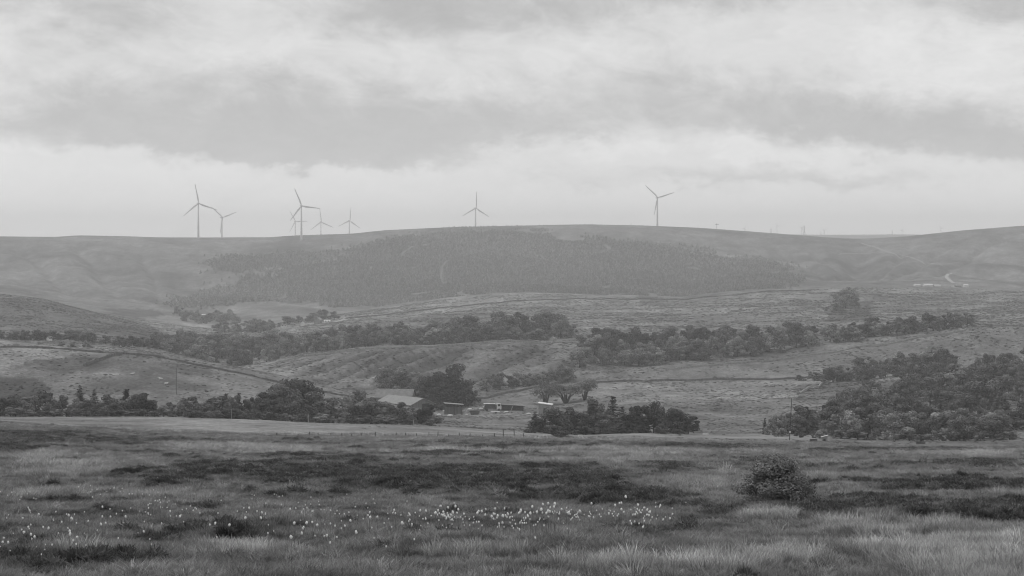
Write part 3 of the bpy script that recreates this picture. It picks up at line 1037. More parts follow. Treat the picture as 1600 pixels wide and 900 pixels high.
# valley wood
row('front of the valley wood', 'in front rank of valley wood', 24, 250, 700, 1035, 1070, 34, 22, ['broad', 'scrub', 'broad'], .05, .085, (.8, 1.15), Dj=10)
row('second rank of the valley wood', 'in second rank of valley wood', 24, 240, 690, 1090, 1110, 34, 30, ['broad'], .05, .085, (.8, 1.15), Dj=14)
row('third rank of the valley wood', 'in third rank of valley wood', 22, 270, 660, 1150, 1170, 34, 30, ['broad'], .05, .085, (.8, 1.15), Dj=14)
row('back of the valley wood', 'in back rank of valley wood', 16, 330, 640, 1230, 1230, 34, 28, ['broad'], .05, .085, (.8, 1.15), Dj=14)
row('wood on the spur', 'in front of wood on spur', 16, 665, 895, 1090, 1130, 30, 24, ['broad', 'scrub'], .05, .08, (.8, 1.15), Dj=10)
row('wood on the spur, back', 'behind in wood on spur', 15, 680, 890, 1150, 1180, 38, 36, ['broad'], .042, .07, (.75, 1.05), Dj=10)
# left, beyond the wall
row('far hedge behind the left wall', 'in far hedge behind left wall', 18, -30, 165, 900, 910, 14, 16, ['scrub', 'broad'], .04, .06, (.9, 1.4), Dj=6)
row('bushes behind the left wall', 'behind the left stone wall', 6, 40, 150, 730, 745, 13, 18, ['scrub'], .07, .10, (1, 1.4), Dj=8)
row('dark bushes near the wall bend', 'beyond the bend of left wall', 10, 175, 250, 860, 900, 14, 14, ['scrub', 'broad'], .04, .06, (.9, 1.3), Dj=8)
# hamlet and the white barn far left
spots('trees round the far hamlet', 'at the far hamlet', [('broad', 450, 1530, 14, 22, .05), ('broad', 466, 1540, 12, 12, .05), ('broad', 488, 1550, 14, 20, .06), ('broad', 504, 1560, 18, 20, .05), ('broad', 522, 1550, 13, 17, .045), ('scrub', 438, 1500, 8, 10, .05), ('broad', 496, 1545, 13, 16, .06)])
row('trees round the white barn', 'round the far white barn', 16, 278, 372, 1960, 1900, 13, 16, ['broad', 'scrub'], .05, .07, (.9, 1.3), Dj=50)
row('trees below the white barn', 'below the far white barn', 9, 340, 425, 1600, 1500, 15, 20, ['broad'], .05, .08, (.9, 1.3), Dj=60)
spots('faint clump on the far moor', 'in faint clump on far moor', [('broad', 1312, 1480, 26, 24, .085), ('broad', 1328, 1490, 30, 26, .08), ('broad', 1322, 1440, 22, 24, .09), ('scrub', 1308, 1400, 14, 20, .10), ('broad', 1336, 1460, 22, 18, .09)])
row('pale gorse on the right slope', 'of pale gorse on right slope', 8, 1370, 1470, 905, 930, 11, 13, ['scrub'], .13, .16, (1.3, 1.9), Dj=10)
# the bush in the foreground
FB = broadleaf(77, .60, 60, 330, .017, low=-.20)
TPL['near'] = [FB]
EXT['near'] = [tpl_extent(FB[0])]
nb = plant('near', 1218, 51, 86, 118, .11, name='gorse_bush', lab='!large ragged dark bush standing alone in the foreground moor', cat='bush', base=pick(1218, 787) - Vector((0, 0, .12)))

ORD = ['first', 'second', 'third', 'fourth', 'fifth', 'sixth', 'seventh', 'eighth', 'ninth', 'tenth', 'eleventh', 'twelfth', 'thirteenth', 'fourteenth', 'fifteenth', 'sixteenth', 'seventeenth',
       'eighteenth', 'nineteenth', 'twentieth', 'twenty-first', 'twenty-second', 'twenty-third', 'twenty-fourth', 'twenty-fifth', 'twenty-sixth', 'twenty-seventh', 'twenty-eighth']
_by = {}
for t in TREES:
    _by.setdefault(t['grp'], []).append(t)
for g, ts in _by.items():
    if g is None:
        for t in ts:
            tag(t['o'], t['lab'][1:], t['cat'])
        continue
    ts.sort(key=lambda t: t['px'])
    med = np.median([t['hpx'] for t in ts])
    for i, t in enumerate(ts):
        if g.startswith('three open'):
            lab = ('left', 'middle', 'right')[i] + 'most' * (i != 1) + ' of three open-crowned pale willows beside the farm field'
        else:
            size = 'tall' if t['hpx'] > med * 1.12 else 'low' if t['hpx'] < med * .85 else 'middling'
            tn = 'dark' if t['tone'] < .12 else 'pale' if t['tone'] > .19 else 'grey'
            kd = {'broad': 'leafy tree', 'scrub': 'round bush', 'conifer': 'pointed conifer', 'airy': 'willow'}[t['kind']]
            lab = f"{size} {tn} {kd}, {ORD[i]} from left {t['lab']}"
        tag(t['o'], lab, t['cat'], g)


# ------------------------------------------------------------------ wind turbines
WHITE = grey('turbine_paint', .54, .04, .2, .45)


def turbine_meshes(tower_h, blade, s=1.0):
    tw = MB().lathe([(1.85 * s, -3), (1.85 * s, 0), (1.55 * s, tower_h * .4), (1.05 * s, tower_h)], 18)
    nac = MB()
    prof = [(-1.4, -1.3), (1.4, -1.3), (1.7, -.6), (1.7, .9), (1.2, 1.5), (-1.2, 1.5), (-1.7, .9), (-1.7, -.6)]
    nac.prism([(a * s, b * s) for a, b in prof], -2.6 * s, 6.4 * s)
    hub = MB().lathe([(.2 * s, 1.9 * s), (.9 * s, 1.5 * s), (1.35 * s, .6 * s), (1.45 * s, -.9 * s)], 16)
    st = [(0, .8, .8, 0), (.05, .8, .75, 0), (.12, 1.25, .6, .25), (.22, 1.5, .45, .30), (.45, 1.15, .28, .22), (.7, .8, .18, .14), (.9, .65, .10, .08), (.985, .35, .06, .05), (1.0, .08, .03, .02)]
    V, F = [], []
    n = 10
    for t, c, th, tw_ in st:
        for k in range(n):
            a = 2 * math.pi * k / n
            x = (c * math.cos(a) + c * .25 * (1 if c > 1 else 0)) * s
            y = th * math.sin(a) * s
            V.append((x * math.cos(tw_) - y * math.sin(tw_), x * math.sin(tw_) + y * math.cos(tw_), 1.0 * s + t * (blade - s)))
    for i in range(len(st) - 1):
        for k in range(n):
            F.append((i * n + k, i * n + (k + 1) % n, (i + 1) * n + (k + 1) % n, (i + 1) * n + k))
    F += [tuple(range(n))[::-1], tuple(range((len(st) - 1) * n, len(st) * n))]
    bl = MB().add(V, F)
    return tw, nac, hub, bl


def turbine(px, hub_y, D, blade_px, phi, yaw, label, s=1.0, group='wind turbines along the skyline', base=None):
    p = base if base is not None else at(px, D)
    D = p.y
    u, k = ray(px, hub_y)
    zh = k * D
    th = zh - p.z - 1.0 * s
    L = blade_px * D / FPX
    root = tag(empty('wind_turbine', p, math.radians(yaw)), label, 'wind turbine', group)
    tw, nac, hub, bl = turbine_meshes(th, L, s)
    tw.build('tower', WHITE, root, True)
    nac.build('nacelle', WHITE, root, loc=(0, 0, th + 1.2 * s))
    h = hub.build('hub', WHITE, root, True, loc=(0, -3.4 * s, th + 1.3 * s))
    h.rotation_euler = (math.pi / 2, 0, 0)
    bm = bl.mesh('blade', WHITE, True)
    for i in range(3):
        b = link('blade', bm, root, (0, -3.6 * s, th + 1.3 * s))
        b.rotation_euler = (0, math.radians(phi + 120 * i), 0)
    return root


turbine(310, 318, 0, 31, -10, 18, 'large white wind turbine, leftmost and tallest on the ridge', base=pick(310, 372.6, 2500))
turbine(347, 340, 3950, 26, -50, 35, 'smaller white wind turbine just right of the leftmost big one')
turbine(471, 322, 0, 29.5, -22, 14, 'large white wind turbine standing below the skyline between two small ones', base=pick(471, 375, 2500))
turbine(461.5, 346, 5000, 19.5, -30, 20, 'small wind turbine partly behind the tower of a large one')
turbine(501.5, 347, 4500, 21.5, -6, 20, 'small wind turbine right of the large one below the skyline')
turbine(546, 345, 4500, 21.5, 5, 25, 'small wind turbine standing where the ridge begins to rise')
turbine(743, 325.5, 3750, 26, 2, 22, 'lone white wind turbine at the middle of the ridge')
turbine(1027, 309, 3500, 28, -47, 12, 'rightmost large wind turbine, alone past the hilltop')
for px, hy, b, ph, lb in ((1214, 353, 6, -28, 'tiny faint turbine beside the left far pylon'), (1252.5, 356, 5.5, 48, 'tiny faint turbine just left of the tall far pylon'), (1287.5, 360, 6, 60, 'tiny faint turbine right of the tall far pylon, low on horizon'),
                          (1409, 360, 5, 20, 'tiny faint turbine above the far ridge\'s right end'), (1470, 357, 5.5, -40, 'tiny faint turbine peeping over the right-hand hill'), (1163, 357, 6, 25, 'tiny faint turbine peeping over the ridge right of the last big one')):
    turbine(px, hy, 8700, b, ph, 15, lb, s=1.0, group='faint turbines far beyond the ridge')

# ------------------------------------------------------------------ pylons and poles
STEEL = grey('galvanised_steel', .10, .1, .5, .6, .3)
WOOD = grey('pole_wood', .07, .25, 2, .9)
PALEWOOD = grey('weathered_wood', .30, .3, 2, .9)


def pylon(px, D, hpx, label):
    p = at(px, D)
    h = hpx * D / FPX
    r = tag(empty('electricity_pylon', p), label, 'pylon', 'pylons on the far ridge')
    w = h * .10
    body = MB()
    tk = h * .014
    for sx in (-1, 1):
        for sy in (-1, 1):
            body.tube((sx * w, sy * w, -1), (sx * w * .3, sy * w * .3, h * .62), tk, tk, 5)
            body.tube((sx * w * .3, sy * w * .3, h * .62), (0, 0, h), tk, tk, 5)
    for i in range(6):
        z0, z1 = h * .1 * i, h * .1 * (i + 1)
        a0, a1 = w * (1 - .7 * z0 / (h * .62)), w * (1 - .7 * z1 / (h * .62))
        for sy in (-1, 1):
            body.tube((-a0, sy * a0, z0), (a1, sy * a1, z1), tk * .6, tk * .6, 4)
            body.tube((a0, sy * a0, z0), (-a1, sy * a1, z1), tk * .6, tk * .6, 4)
    body.build('lattice_body', STEEL, r)
    for z, l in ((.66, .13), (.77, .16), (.88, .11)):
        MB().prism([(-h * l, h * z), (0, h * (z - .015)), (h * l, h * z), (0, h * (z + .03))], -tk * 1.2, tk * 1.2).build('cross_arm', STEEL, r)


pylon(1204.5, 7800, 11, 'lattice pylon at the left of the far ridge gap')
pylon(1256.5, 7800, 14, 'tallest lattice pylon rising from the far ridge')
pylon(1282.5, 7800, 5.5, 'short pylon between the tall pylon and a faint turbine')
pylon(1394, 7800, 7, 'short pylon standing alone right of the far ridge gap')


def pole(base, h, r, label, arm=True, name='telegraph_pole', mat=None, lean=0.0, plate=False):
    o = tag(empty(name, base), label, 'pole')
    o.rotation_euler = (0, lean, 0)
    MB().tube((0, 0, -1), (0, 0, h), r, r * .75, 8).build('shaft', mat or WOOD, o)
    if arm:
        a = MB().box(-.9, .9, -.07, .07, h - .55, h - .38).build('cross_arm', mat or WOOD, o)
        for x in (-.8, 0, .8):
            MB().lathe([(.05, h - .38), (.08, h - .3), (.03, h - .16)], 8, (x, 0, 0)).build('insulator', grey('porcelain', .5, .1), a)
    if plate:
        MB().box(-.14, .14, -r - .05, -r - .01, 1.6, 1.95).build('sign_plate', grey('white_plate', .75, .05), o)
    return o


b_ = pick(1234, 704)
pole(at(1234.5, 395), 66 * 395 / FPX, .095, 'tall telegraph pole with white plate in front of the right wood', arm=False, plate=True, lean=.05)
pole(pick(275.5, 617, 460), 42 * 560 / FPX, .085, 'thin telegraph pole standing alone on the left hillside', arm=False)
pole(at(481, 430), 2.0, .10, 'short pale post in front of the big tree clump', False, 'marker_post', PALEWOOD)
pole(at(646, 425), 1.5, .10, 'short pale post where the barn scrub ends', False, 'marker_post', PALEWOOD)
pole(at(992, 330), .9, .05, 'thin pale stake on the moor below the dark tree row', False, 'marker_post', PALEWOOD)
pole(at(361, 436), 2.2, .07, 'thin pale stake against the left hedge', False, 'marker_post', PALEWOOD)
pole(pick(843, 351.6, 2800), 7.5, .45, 'small dark post on the skyline right of the middle turbine', False, 'marker_post')
pole(pick(986, 352, 2800), 3.0, .4, 'tiny dark stub on the hilltop left of the last big turbine', False, 'marker_post')
o = pole(pick(1120, 358, 2800), 10.0, .35, 'small pole with a cross-arm on the ridge right of the last turbine', False)
MB().box(-3.4, 3.4, -.2, .2, 7.6, 8.2).build('cross_arm', WOOD, o)

# ------------------------------------------------------------------ walls and fences
STONE = grey('dry_stone', .13, .5, 1.2, .95, 0, .6)
STONE2 = grey('pale_stone', .26, .4, 1.2, .95, 0, .6)


def wall(pts, label, h=1.3, w=.6, mat=None, dmin=500, D=None):
    """dry stone wall over the ground points seen at pts"""
    g = []
    for k, (px, py) in enumerate(pts):
        g.append(at(px, D[k]) if D else pick(px, py, dmin))
    g2 = []
    for a, b in zip(g, g[1:]):
        n = max(2, int((b - a).length / 2.5))
        for i in range(n):
            q = a.lerp(b, i / n)
            q.z = H(q.x, q.y)
            g2.append(q)
    g2.append(g[-1])
    mb = MB()
    V, F = [], []
    for i, p in enumerate(g2):
        d = (g2[min(i + 1, len(g2) - 1)] - g2[max(i - 1, 0)])
        s_ = Vector((d.y, -d.x, 0)).normalized()
        hh = h * random.uniform(.82, 1.12) * (0.45 if random.random() < .05 else 1)
        for sx, z in ((-.5, -.6), (-.36, hh), (.36, hh), (.5, -.6)):
            q = p + s_ * (sx * w * random.uniform(.9, 1.1))
            V.append((q.x, q.y, q.z + z))
    for i in range(len(g2) - 1):
        a, b = i * 4, i * 4 + 4
        F += [(a, a + 1, b + 1, b), (a + 1, a + 2, b + 2, b + 1), (a + 2, a + 3, b + 3, b + 2)]
    F += [(0, 3, 2, 1), tuple(len(V) - 4 + i for i in range(4))]
    o = link('stone_wall', mesh_from('stone_wall', V, F, [mat or STONE]))
    return tag(o, label, 'wall')


wall([(x, 0) for x in (-120, 0, 90, 180, 240, 300, 370, 430, 500, 550)], 'dark dry stone wall along the crest of the left hill', .7, D=[636, 636, 636, 636, 636, 635, 635, 635, 634, 634], mat=STONE)
wall([(x, 0) for x in (130, 175, 190)], 'short dark wall spur below the left crest wall', 1.0, D=[600, 625, 633])
wall([(x, 0) for x in (888, 940, 1000, 1080, 1180, 1250, 1292)], 'low dark wall along the top of the pale farm field', .9, D=[876, 878, 878, 878, 878, 879, 878])
wall([(x, 0) for x in (430, 520, 600, 700, 790, 860)], 'thin pale wall along the rim of the grassy spur', 1.0, mat=STONE2, D=[1000, 1000, 1000, 1002, 1005, 1008])
wall([(x, 0) for x in (545, 580, 620, 660)], 'wall running down behind the barns', 1.1, D=[690, 740, 800, 830])
wall([(x, 0) for x in (735, 790, 870)], 'low wall under the hedge above the farm field', 1.0, D=[790, 830, 860])
wall([(x, 0) for x in (540, 700, 860, 1000, 1150, 1280)], 'faint dark wall across the broad far moor', 1.0, .8, D=[1560, 1600, 1650, 1690, 1720, 1740])
wall([(x, 0) for x in (1040, 1100, 1250, 1400, 1510)], 'pale wall along the foot of the long tree belt', .9, mat=STONE2, D=[925, 935, 950, 965, 985])
wall([(x, 0) for x in (1296, 1270, 1250)], 'wall falling from the pale field to the right wood', 1.0, mat=STONE2, D=[872, 800, 740])


def fence():
    pts = [(x, 332 + 5 * math.sin(x / 90)) for x in np.arange(430, 900, 17)]
    r = tag(empty('post_fence', at(640, 332)), 'old fence of wooden posts between the moor and the pale field', 'fence')
    o = r.location
    tops = []
    pm = MB().tube((0, 0, -.5), (0, 0, 1), .08, .065, 7).mesh('post', WOOD)
    for x, D in pts:
        p = at(x + random.uniform(-3, 3), D)
        q = link('post', pm, r, p - o)
        hh = random.uniform(.5, .95) if not 770 < x < 805 else random.uniform(1.1, 1.7)
        q.scale = (1, 1, hh)
        q.rotation_euler = (random.uniform(-.08, .08), random.uniform(-.1, .1), 0)
        tops.append(p - o + Vector((0, 0, hh * .9)))
    for dz in (0, -.35):
        mb = MB()
        for a, b in zip(tops, tops[1:]):
            mb.tube(a + Vector((0, 0, dz)), b + Vector((0, 0, dz)), .012, .012, 4, False)
        mb.build('wire', STEEL, r)


fence()

# ------------------------------------------------------------------ farm
CORR = grey('corrugated_roof', .28, .12, .6, .8)
ROOF2 = grey('old_roof', .20, .25, .8, .9)
BOARD = grey('weathered_boards', .16, .55, 1.0, .9, 0, 0, (6, 6, .15))
PALEW = grey('white_render', .60, .08, .5, .8)
GREYW = grey('grey_wall', .24, .25, .6, .9)
DARK = grey('dark_opening', .03, .2, 1, .9)
SLATE = grey('slate', .14, .25, 1, .8)
RUBBER = grey('rubber', .03, .2, 4, .9)
GLASS = grey('window_glass', .05, .1, 1, .15)
RUST = grey('rusty_metal', .09, .4, 2, .8)


def gabled(name, loc, rotz, L, W, eave, ridge, wm, rm, label, cat='building', over=.35, door=None, windows=(), chimney=False, lean=False):
    """gabled building, ridge along local x, its +x gable and -y long side may carry openings"""
    r = tag(empty(name, loc, rotz), label, cat)
    prof = [(-W / 2, -1.2), (W / 2, -1.2), (W / 2, eave), (0, ridge), (-W / 2, eave)]
    MB().prism(prof, -L / 2, L / 2, 'x').build('wall', wm, r)
    sl = (ridge - eave) / (W / 2)
    rf = MB()
    for s_ in (-1, 1):
        y1 = s_ * (W / 2 + over)
        z1 = eave - sl * over
        t = .12
        pr = [(0, ridge + .02), (y1, z1 + .02), (y1, z1 + t + .02), (0, ridge + t + .02)]
        rf.prism(pr if s_ > 0 else pr[::-1], -L / 2 - over, L / 2 + over, 'x')
    ro = rf.build('roof', rm, r)
    # ribs of the sheeting
    if rm is CORR or rm is ROOF2:
        rb = MB()
        n = int(L / 1.2)
        for i in range(n + 1):
            x = -L / 2 + L * i / n
            for s_ in (-1, 1):
                rb.tube((x, 0, ridge + .15), (x, s_ * (W / 2 + over), eave - sl * over + .15), .05, .05, 4)
        rb.build('sheet_rib', rm, ro)
    if door:
        w, h, off = door
        d = MB().box(L / 2 + .003, L / 2 + .06, off - w / 2, off + w / 2, -.3, h).build('door', DARK, r)
        MB().box(L / 2 + .06, L / 2 + .1, off + w / 2 - .3, off + w / 2 - .2, h * .45, h * .5).build('handle', STEEL, d)
    for x, z, w, h in windows:
        wd = MB().box(x - w / 2, x + w / 2, -W / 2 - .05, -W / 2 - .003, z, z + h).build('window', PALEW, r)
        MB().box(x - w / 2 + .1, x + w / 2 - .1, -W / 2 - .08, -W / 2 - .053, z + .1, z + h - .1).build('pane', GLASS, wd)
    if chimney:
        MB().box(-L / 2 + .2, -L / 2 + .9, -.4, .4, ridge - .4, ridge + 1.1).build('chimney', GREYW, ro)
    return r


th = math.radians(130)
g = at(660, 690)
L1 = 21
gabled('barn', Vector((g.x + math.cos(th) * L1 / 2, g.y + math.sin(th) * L1 / 2, g.z - .6)), th + math.pi, L1, 11, 3.0, 5.2, BOARD, CORR, 'large boarded barn with a pale sheet roof, nearest of the farm', 'barn', .5, (3.4, 3.2, 1.5))
gabled('barn', at(618, 775) + Vector((0, 0, .5)), math.radians(172), 15, 10, 2.6, 5.6, GREYW, ROOF2, 'long grey-roofed barn behind the pale-roofed barn', 'barn', .5, (2.5, 2.2, 0))
# small shed with one sloping roof
p = at(852.5, 640)
r = tag(empty('shed', p, math.radians(-8)), 'small grey shed with a pale sloping roof among dark trees', 'shed')
MB().prism([(-2.2, -.8), (2.2, -.8), (2.2, 3.1), (-2.2, 3.6)], -1.8, 1.8).build('wall', GREYW, r)
MB().prism([(-2.5, 3.68), (2.5, 3.10), (2.5, 3.30), (-2.5, 3.92)], -2.1, 2.1).build('roof', grey('pale_roof', .72, .08), r)
d = MB().box(-.5, .5, -1.86, -1.803, -.2, 2.0).build('door', DARK, r)
MB().box(.3, .38, -1.9, -1.863, .9, 1.05).build('handle', STEEL, d)
# open shelter
p = pick(709, 648, 560)
r = tag(empty('open_shelter', p, math.radians(10)), 'open shelter with thin posts and a pale flat roof beside the barn', 'shelter')
MB().prism([(-3.4, 4.1), (3.4, 3.5), (3.4, 3.66), (-3.4, 4.26)], -2.0, 2.0).build('roof', CORR, r)
for x, y in ((-3, -1.7), (0, -1.7), (3, -1.7), (-3, 1.7), (3, 1.7)):
    MB().tube((x, y, -.6), (x, y, 3.75 - x * .088), .12, .12, 8).build('post', WOOD, r)
MB().box(-3.1, 3.1, 1.74, 1.8, .1, 2.6).build('back_board', BOARD, r)
# long low dark shed
p = pick(800, 641.5, 560)
r = tag(empty('low_shed', p, math.radians(4)), 'long low dark open-fronted shed behind the farm lorry', 'shed')
MB().prism([(-4.0, -.5), (4.2, -.5), (4.2, 1.6), (-4.0, 2.2)], .4, 2.2).build('wall', RUST, r)
MB().prism([(-4.3, 2.24), (4.5, 1.62), (4.5, 1.74), (-4.3, 2.38)], -.7, 2.5).build('roof', ROOF2, r)
for x in (-3.9, -1.2, 1.5, 4.0):
    MB().tube((x, -.5, -.5), (x, -.5, 1.95 - x * .07), .08, .08, 6).build('post', WOOD, r)
# leaning pole
p = pick(797, 643, 560)
o = tag(MB().tube((0, 0, -.3), (1.3, .2, 2.6), .11, .09, 8).build('leaning_pole', PALEWOOD, loc=p), 'pale pole leaning in front of the low dark shed', 'pole')


def wheel(parent, x, y, rad, w):
    t = MB()
    t.prism([(x + rad * math.cos(a), rad + rad * math.sin(a)) for a in np.linspace(0, 2 * math.pi, 18, endpoint=False)], y - w / 2, y + w / 2)
    wo = t.build('wheel', RUBBER, parent)
    MB().prism([(x + rad * .55 * math.cos(a), rad + rad * .55 * math.sin(a)) for a in np.linspace(0, 2 * math.pi, 14, endpoint=False)], y - w / 2 - .02, y + w / 2 + .02).build('rim', STEEL, wo)


p = pick(770, 642, 560)
r = tag(empty('farm_lorry', p, math.radians(6)), 'farm lorry with a white cab and dark flatbed in the yard', 'lorry')
MB().box(-3.2, 1.3, -1.05, 1.05, .85, 1.15).box(-3.2, -3.05, -1.05, 1.05, 1.153, 1.9).box(1.15, 1.3, -1.05, 1.05, 1.153, 2.1).build('flatbed', RUST, r)
cb = MB().prism([(1.36, .6), (3.0, .6), (3.1, 1.6), (2.75, 2.75), (1.36, 2.8)], -1.02, 1.02).build('cab', PALEW, r)
MB().prism([(3.08, 1.72), (3.12, 1.72), (2.80, 2.64), (2.76, 2.64)], -.9, .9).build('windscreen', GLASS, cb)
MB().box(1.75, 2.6, -1.06, -1.023, 1.75, 2.5).build('side_window', GLASS, cb)
MB().box(-2.8, .9, -.95, .95, 1.16, 2.4).build('load', RUST, r)
MB().prism([(-3.3, 2.62), (1.0, 2.50), (1.0, 2.6), (-3.3, 2.74)], -1.15, 1.15).build('pale_cover_sheet', PALEW, r)
for x in (-2.2, 2.2):
    for y in (-.9, .9):
        wheel(r, x, y, .46, .3)
p = pick(774, 646, 560)
r = tag(empty('flat_trailer', p, math.radians(4)), 'small flat trailer with a white deck in front of the lorry', 'trailer')
MB().box(-1.6, 1.6, -.9, .9, .62, .78).build('deck', PALEW, r)
MB().tube((1.6, 0, .6), (2.7, 0, .45), .05, .05, 6).build('drawbar', STEEL, r)
for y in (-.85, .85):
    wheel(r, .2, y, .32, .2)
p = pick(742, 648, 560)
r = tag(empty('skip', p, math.radians(-6)), 'dark metal skip heaped with pale scrap in the farmyard', 'skip')
MB().prism([(-1.3, 0), (1.3, 0), (1.8, 1.5), (-1.8, 1.5)], -.9, .9).build('tub', RUST, r)
rb = MB()
for i in range(9):
    rb.box(-.5, .5, -.06, .06, -.04, .04, Matrix.Translation((random.uniform(-1.2, 1.2), random.uniform(-.6, .6), 1.6 + random.random() * .35)) @ Matrix.Rotation(random.uniform(-.5, .5), 4, 'Y') @ Matrix.Rotation(random.uniform(0, 3), 4, 'Z'))
rb.build('scrap', PALEWOOD, r)


def lumpy(name, p, sx, sy, sz, mat, label, cat, group=None, seed=0):
    """irregular sack or boulder"""
    r = random.Random(seed)
    mb = MB()
    n, m_ = 10, 6
    prof = []
    V, F = [], []
    for i in range(m_ + 1):
        t = math.pi * i / m_
        for k in range(n):
            a = 2 * math.pi * k / n
            q = 1 + r.uniform(-.13, .13)
            V.append((sx * math.sin(t) * math.cos(a) * q, sy * math.sin(t) * math.sin(a) * q, sz * (1 - math.cos(t)) * .5 * (1 + r.uniform(-.08, .08)) * 2 - .1 * sz))
    for i in range(m_):
        for k in range(n):
            F.append((i * n + k, i * n + (k + 1) % n, (i + 1) * n + (k + 1) % n, (i + 1) * n + k))
    o = link(name, mesh_from(name, V, F, [mat], smooth=True), None, p)
    return tag(o, label, cat, group)


for k, (px, py, w, lb) in enumerate(((681, 640, .9, 'white sack against the barn gable corner'), (685, 650, 1.0, 'pale bundle on the grass before the barn gable'), (694, 643, .6, 'small pale sack between barn and open shelter'),
                                     (703, 651, .9, 'pale bundle in front of the open shelter'), (734, 641, 1.0, 'pale heap just left of the dark skip'), (751, 640, .8, 'pale bundle between the skip and the lorry'), (757, 637, .7, 'small pale sack behind the lorry\'s tail'),
                                     (729, 649, .5, 'tiny white sack in front of the dark skip'), (791, 645, .8, 'pale heap at the foot of the leaning pole'), (826, 648, .8, 'white sack in the grass left of the small shed'), (837, 648, .7, 'white sack beside the small shed\'s left wall'))):
    lumpy('sack', pick(px, py, 540), w, w * .7, w * .42, PALEW, lb, 'sack', 'pale sacks and bundles in the farmyard', k)
p = pick(815, 641, 560)
o = tag(MB().path([(-1.0, 0, -.3), (-.8, 0, .9), (0, 0, 1.4), (.8, 0, .9), (1.0, 0, -.3)], [.07] * 5, 7).build('hoop', PALEWOOD, loc=p), 'pale bent hoop at the right end of the low shed', 'hoop')

# things on the pale field and the moor edge
p = at(1289.5, 400)
r = tag(empty('animal_shelter', p, math.radians(-12)), 'tiny field hut with a white sloping roof before the right wood', 'hut')
MB().prism([(-.62, -.3), (.62, -.3), (.62, 1.2), (-.62, .85)], -.5, .5).build('wall', GREYW, r)
MB().prism([(-.75, .86), (.75, 1.28), (.75, 1.38), (-.75, .97)], -.62, .62).build('roof', PALEW, r)
MB().box(-.25, .25, -.54, -.503, -.1, .6).build('doorway', DARK, r)


def trough(p, L, W, Hh, mat, label, rz=0):
    r = tag(empty('water_trough', p, rz), label, 'trough')
    mb = MB()
    mb.box(-L, L, -W, -W + .06, 0, Hh).box(-L, L, W - .06, W, 0, Hh).box(-L, -L + .06, -W + .061, W - .061, 0, Hh).box(L - .06, L, -W + .061, W - .061, 0, Hh).box(-L + .061, L - .061, -W + .061, W - .061, .02, .1)
    mb.build('basin', mat, r)
    for x in (-L * .7, L * .7):
        MB().box(x - .06, x + .06, -W, W, -.5, -.003).build('leg', mat, r)
    MB().box(-L + .07, L - .07, -W + .07, W - .07, Hh * .7, Hh * .72).build('water', GLASS, r)


trough(at(1103, 428), .6, .3, .45, PALEW, 'white trough at the right end of the dark tree row', .1)
trough(at(1440, 395), .95, .35, .5, RUST, 'dark trough in front of the pale bushes on the right', -.1)
trough(at(907, 395), .45, .25, .4, PALEW, 'small pale trough right of the lone low bush', .1)
trough(at(1272, 392), .75, .35, .5, RUST, 'dark trough beside the tiny field hut', .05)


# sheep lying on the left hillside
def sheep(p, rz, label):
    r = tag(empty('sheep', p, rz), label, 'sheep', 'sheep lying on the left hillside')
    bm = MB()
    # body, neck and head as one continuous lofted surface lying on the ground
    st = [(-.62, .28, .05, .10), (-.55, .30, .20, .22), (-.35, .30, .30, .30), (0, .30, .33, .32), (.32, .32, .29, .32), (.48, .42, .19, .22), (.58, .58, .12, .13), (.68, .66, .11, .11), (.80, .62, .085, .085), (.90, .56, .05, .05)]
    V, F = [], []
    n = 12
    for x, z, w, h in st:
        for k in range(n):
            a = 2 * math.pi * k / n
            V.append((x, w * math.cos(a), z + h * math.sin(a)))
    for i in range(len(st) - 1):
        for k in range(n):
            F.append((i * n + k, i * n + (k + 1) % n, (i + 1) * n + (k + 1) % n, (i + 1) * n + k))
    F += [tuple(range(n))[::-1], tuple(range((len(st) - 1) * n, len(st) * n))]
    b = link('body', mesh_from('body', V, F, [grey('fleece', .55, .15, 8, .95, 0, .5)], smooth=True), r)
    for s_ in (-1, 1):
        MB().path([(.66, s_ * .09, .70), (.62, s_ * .19, .71), (.60, s_ * .25, .66)], [.02, .04, .01], 6).build('ear', PALEW, r, True)
        MB().path([(.30, s_ * .22, .12), (.55, s_ * .20, .07), (.42, s_ * .16, .03)], [.06, .04, .035], 6).build('leg', GREYW, r, True)
        MB().path([(-.35, s_ * .26, .15), (-.10, s_ * .30, .08), (-.30, s_ * .26, .03)], [.08, .05, .035], 6).build('leg', GREYW, r, True)


sheep(pick(207, 586, 480), .2, 'white sheep lying highest on the left hillside')
sheep(pick(251, 593.5, 480), 2.8, 'white sheep lying in the middle of the left hillside')
sheep(pick(259.5, 601.5, 480), .5, 'white sheep lying lowest on the left hillside, near the pole')

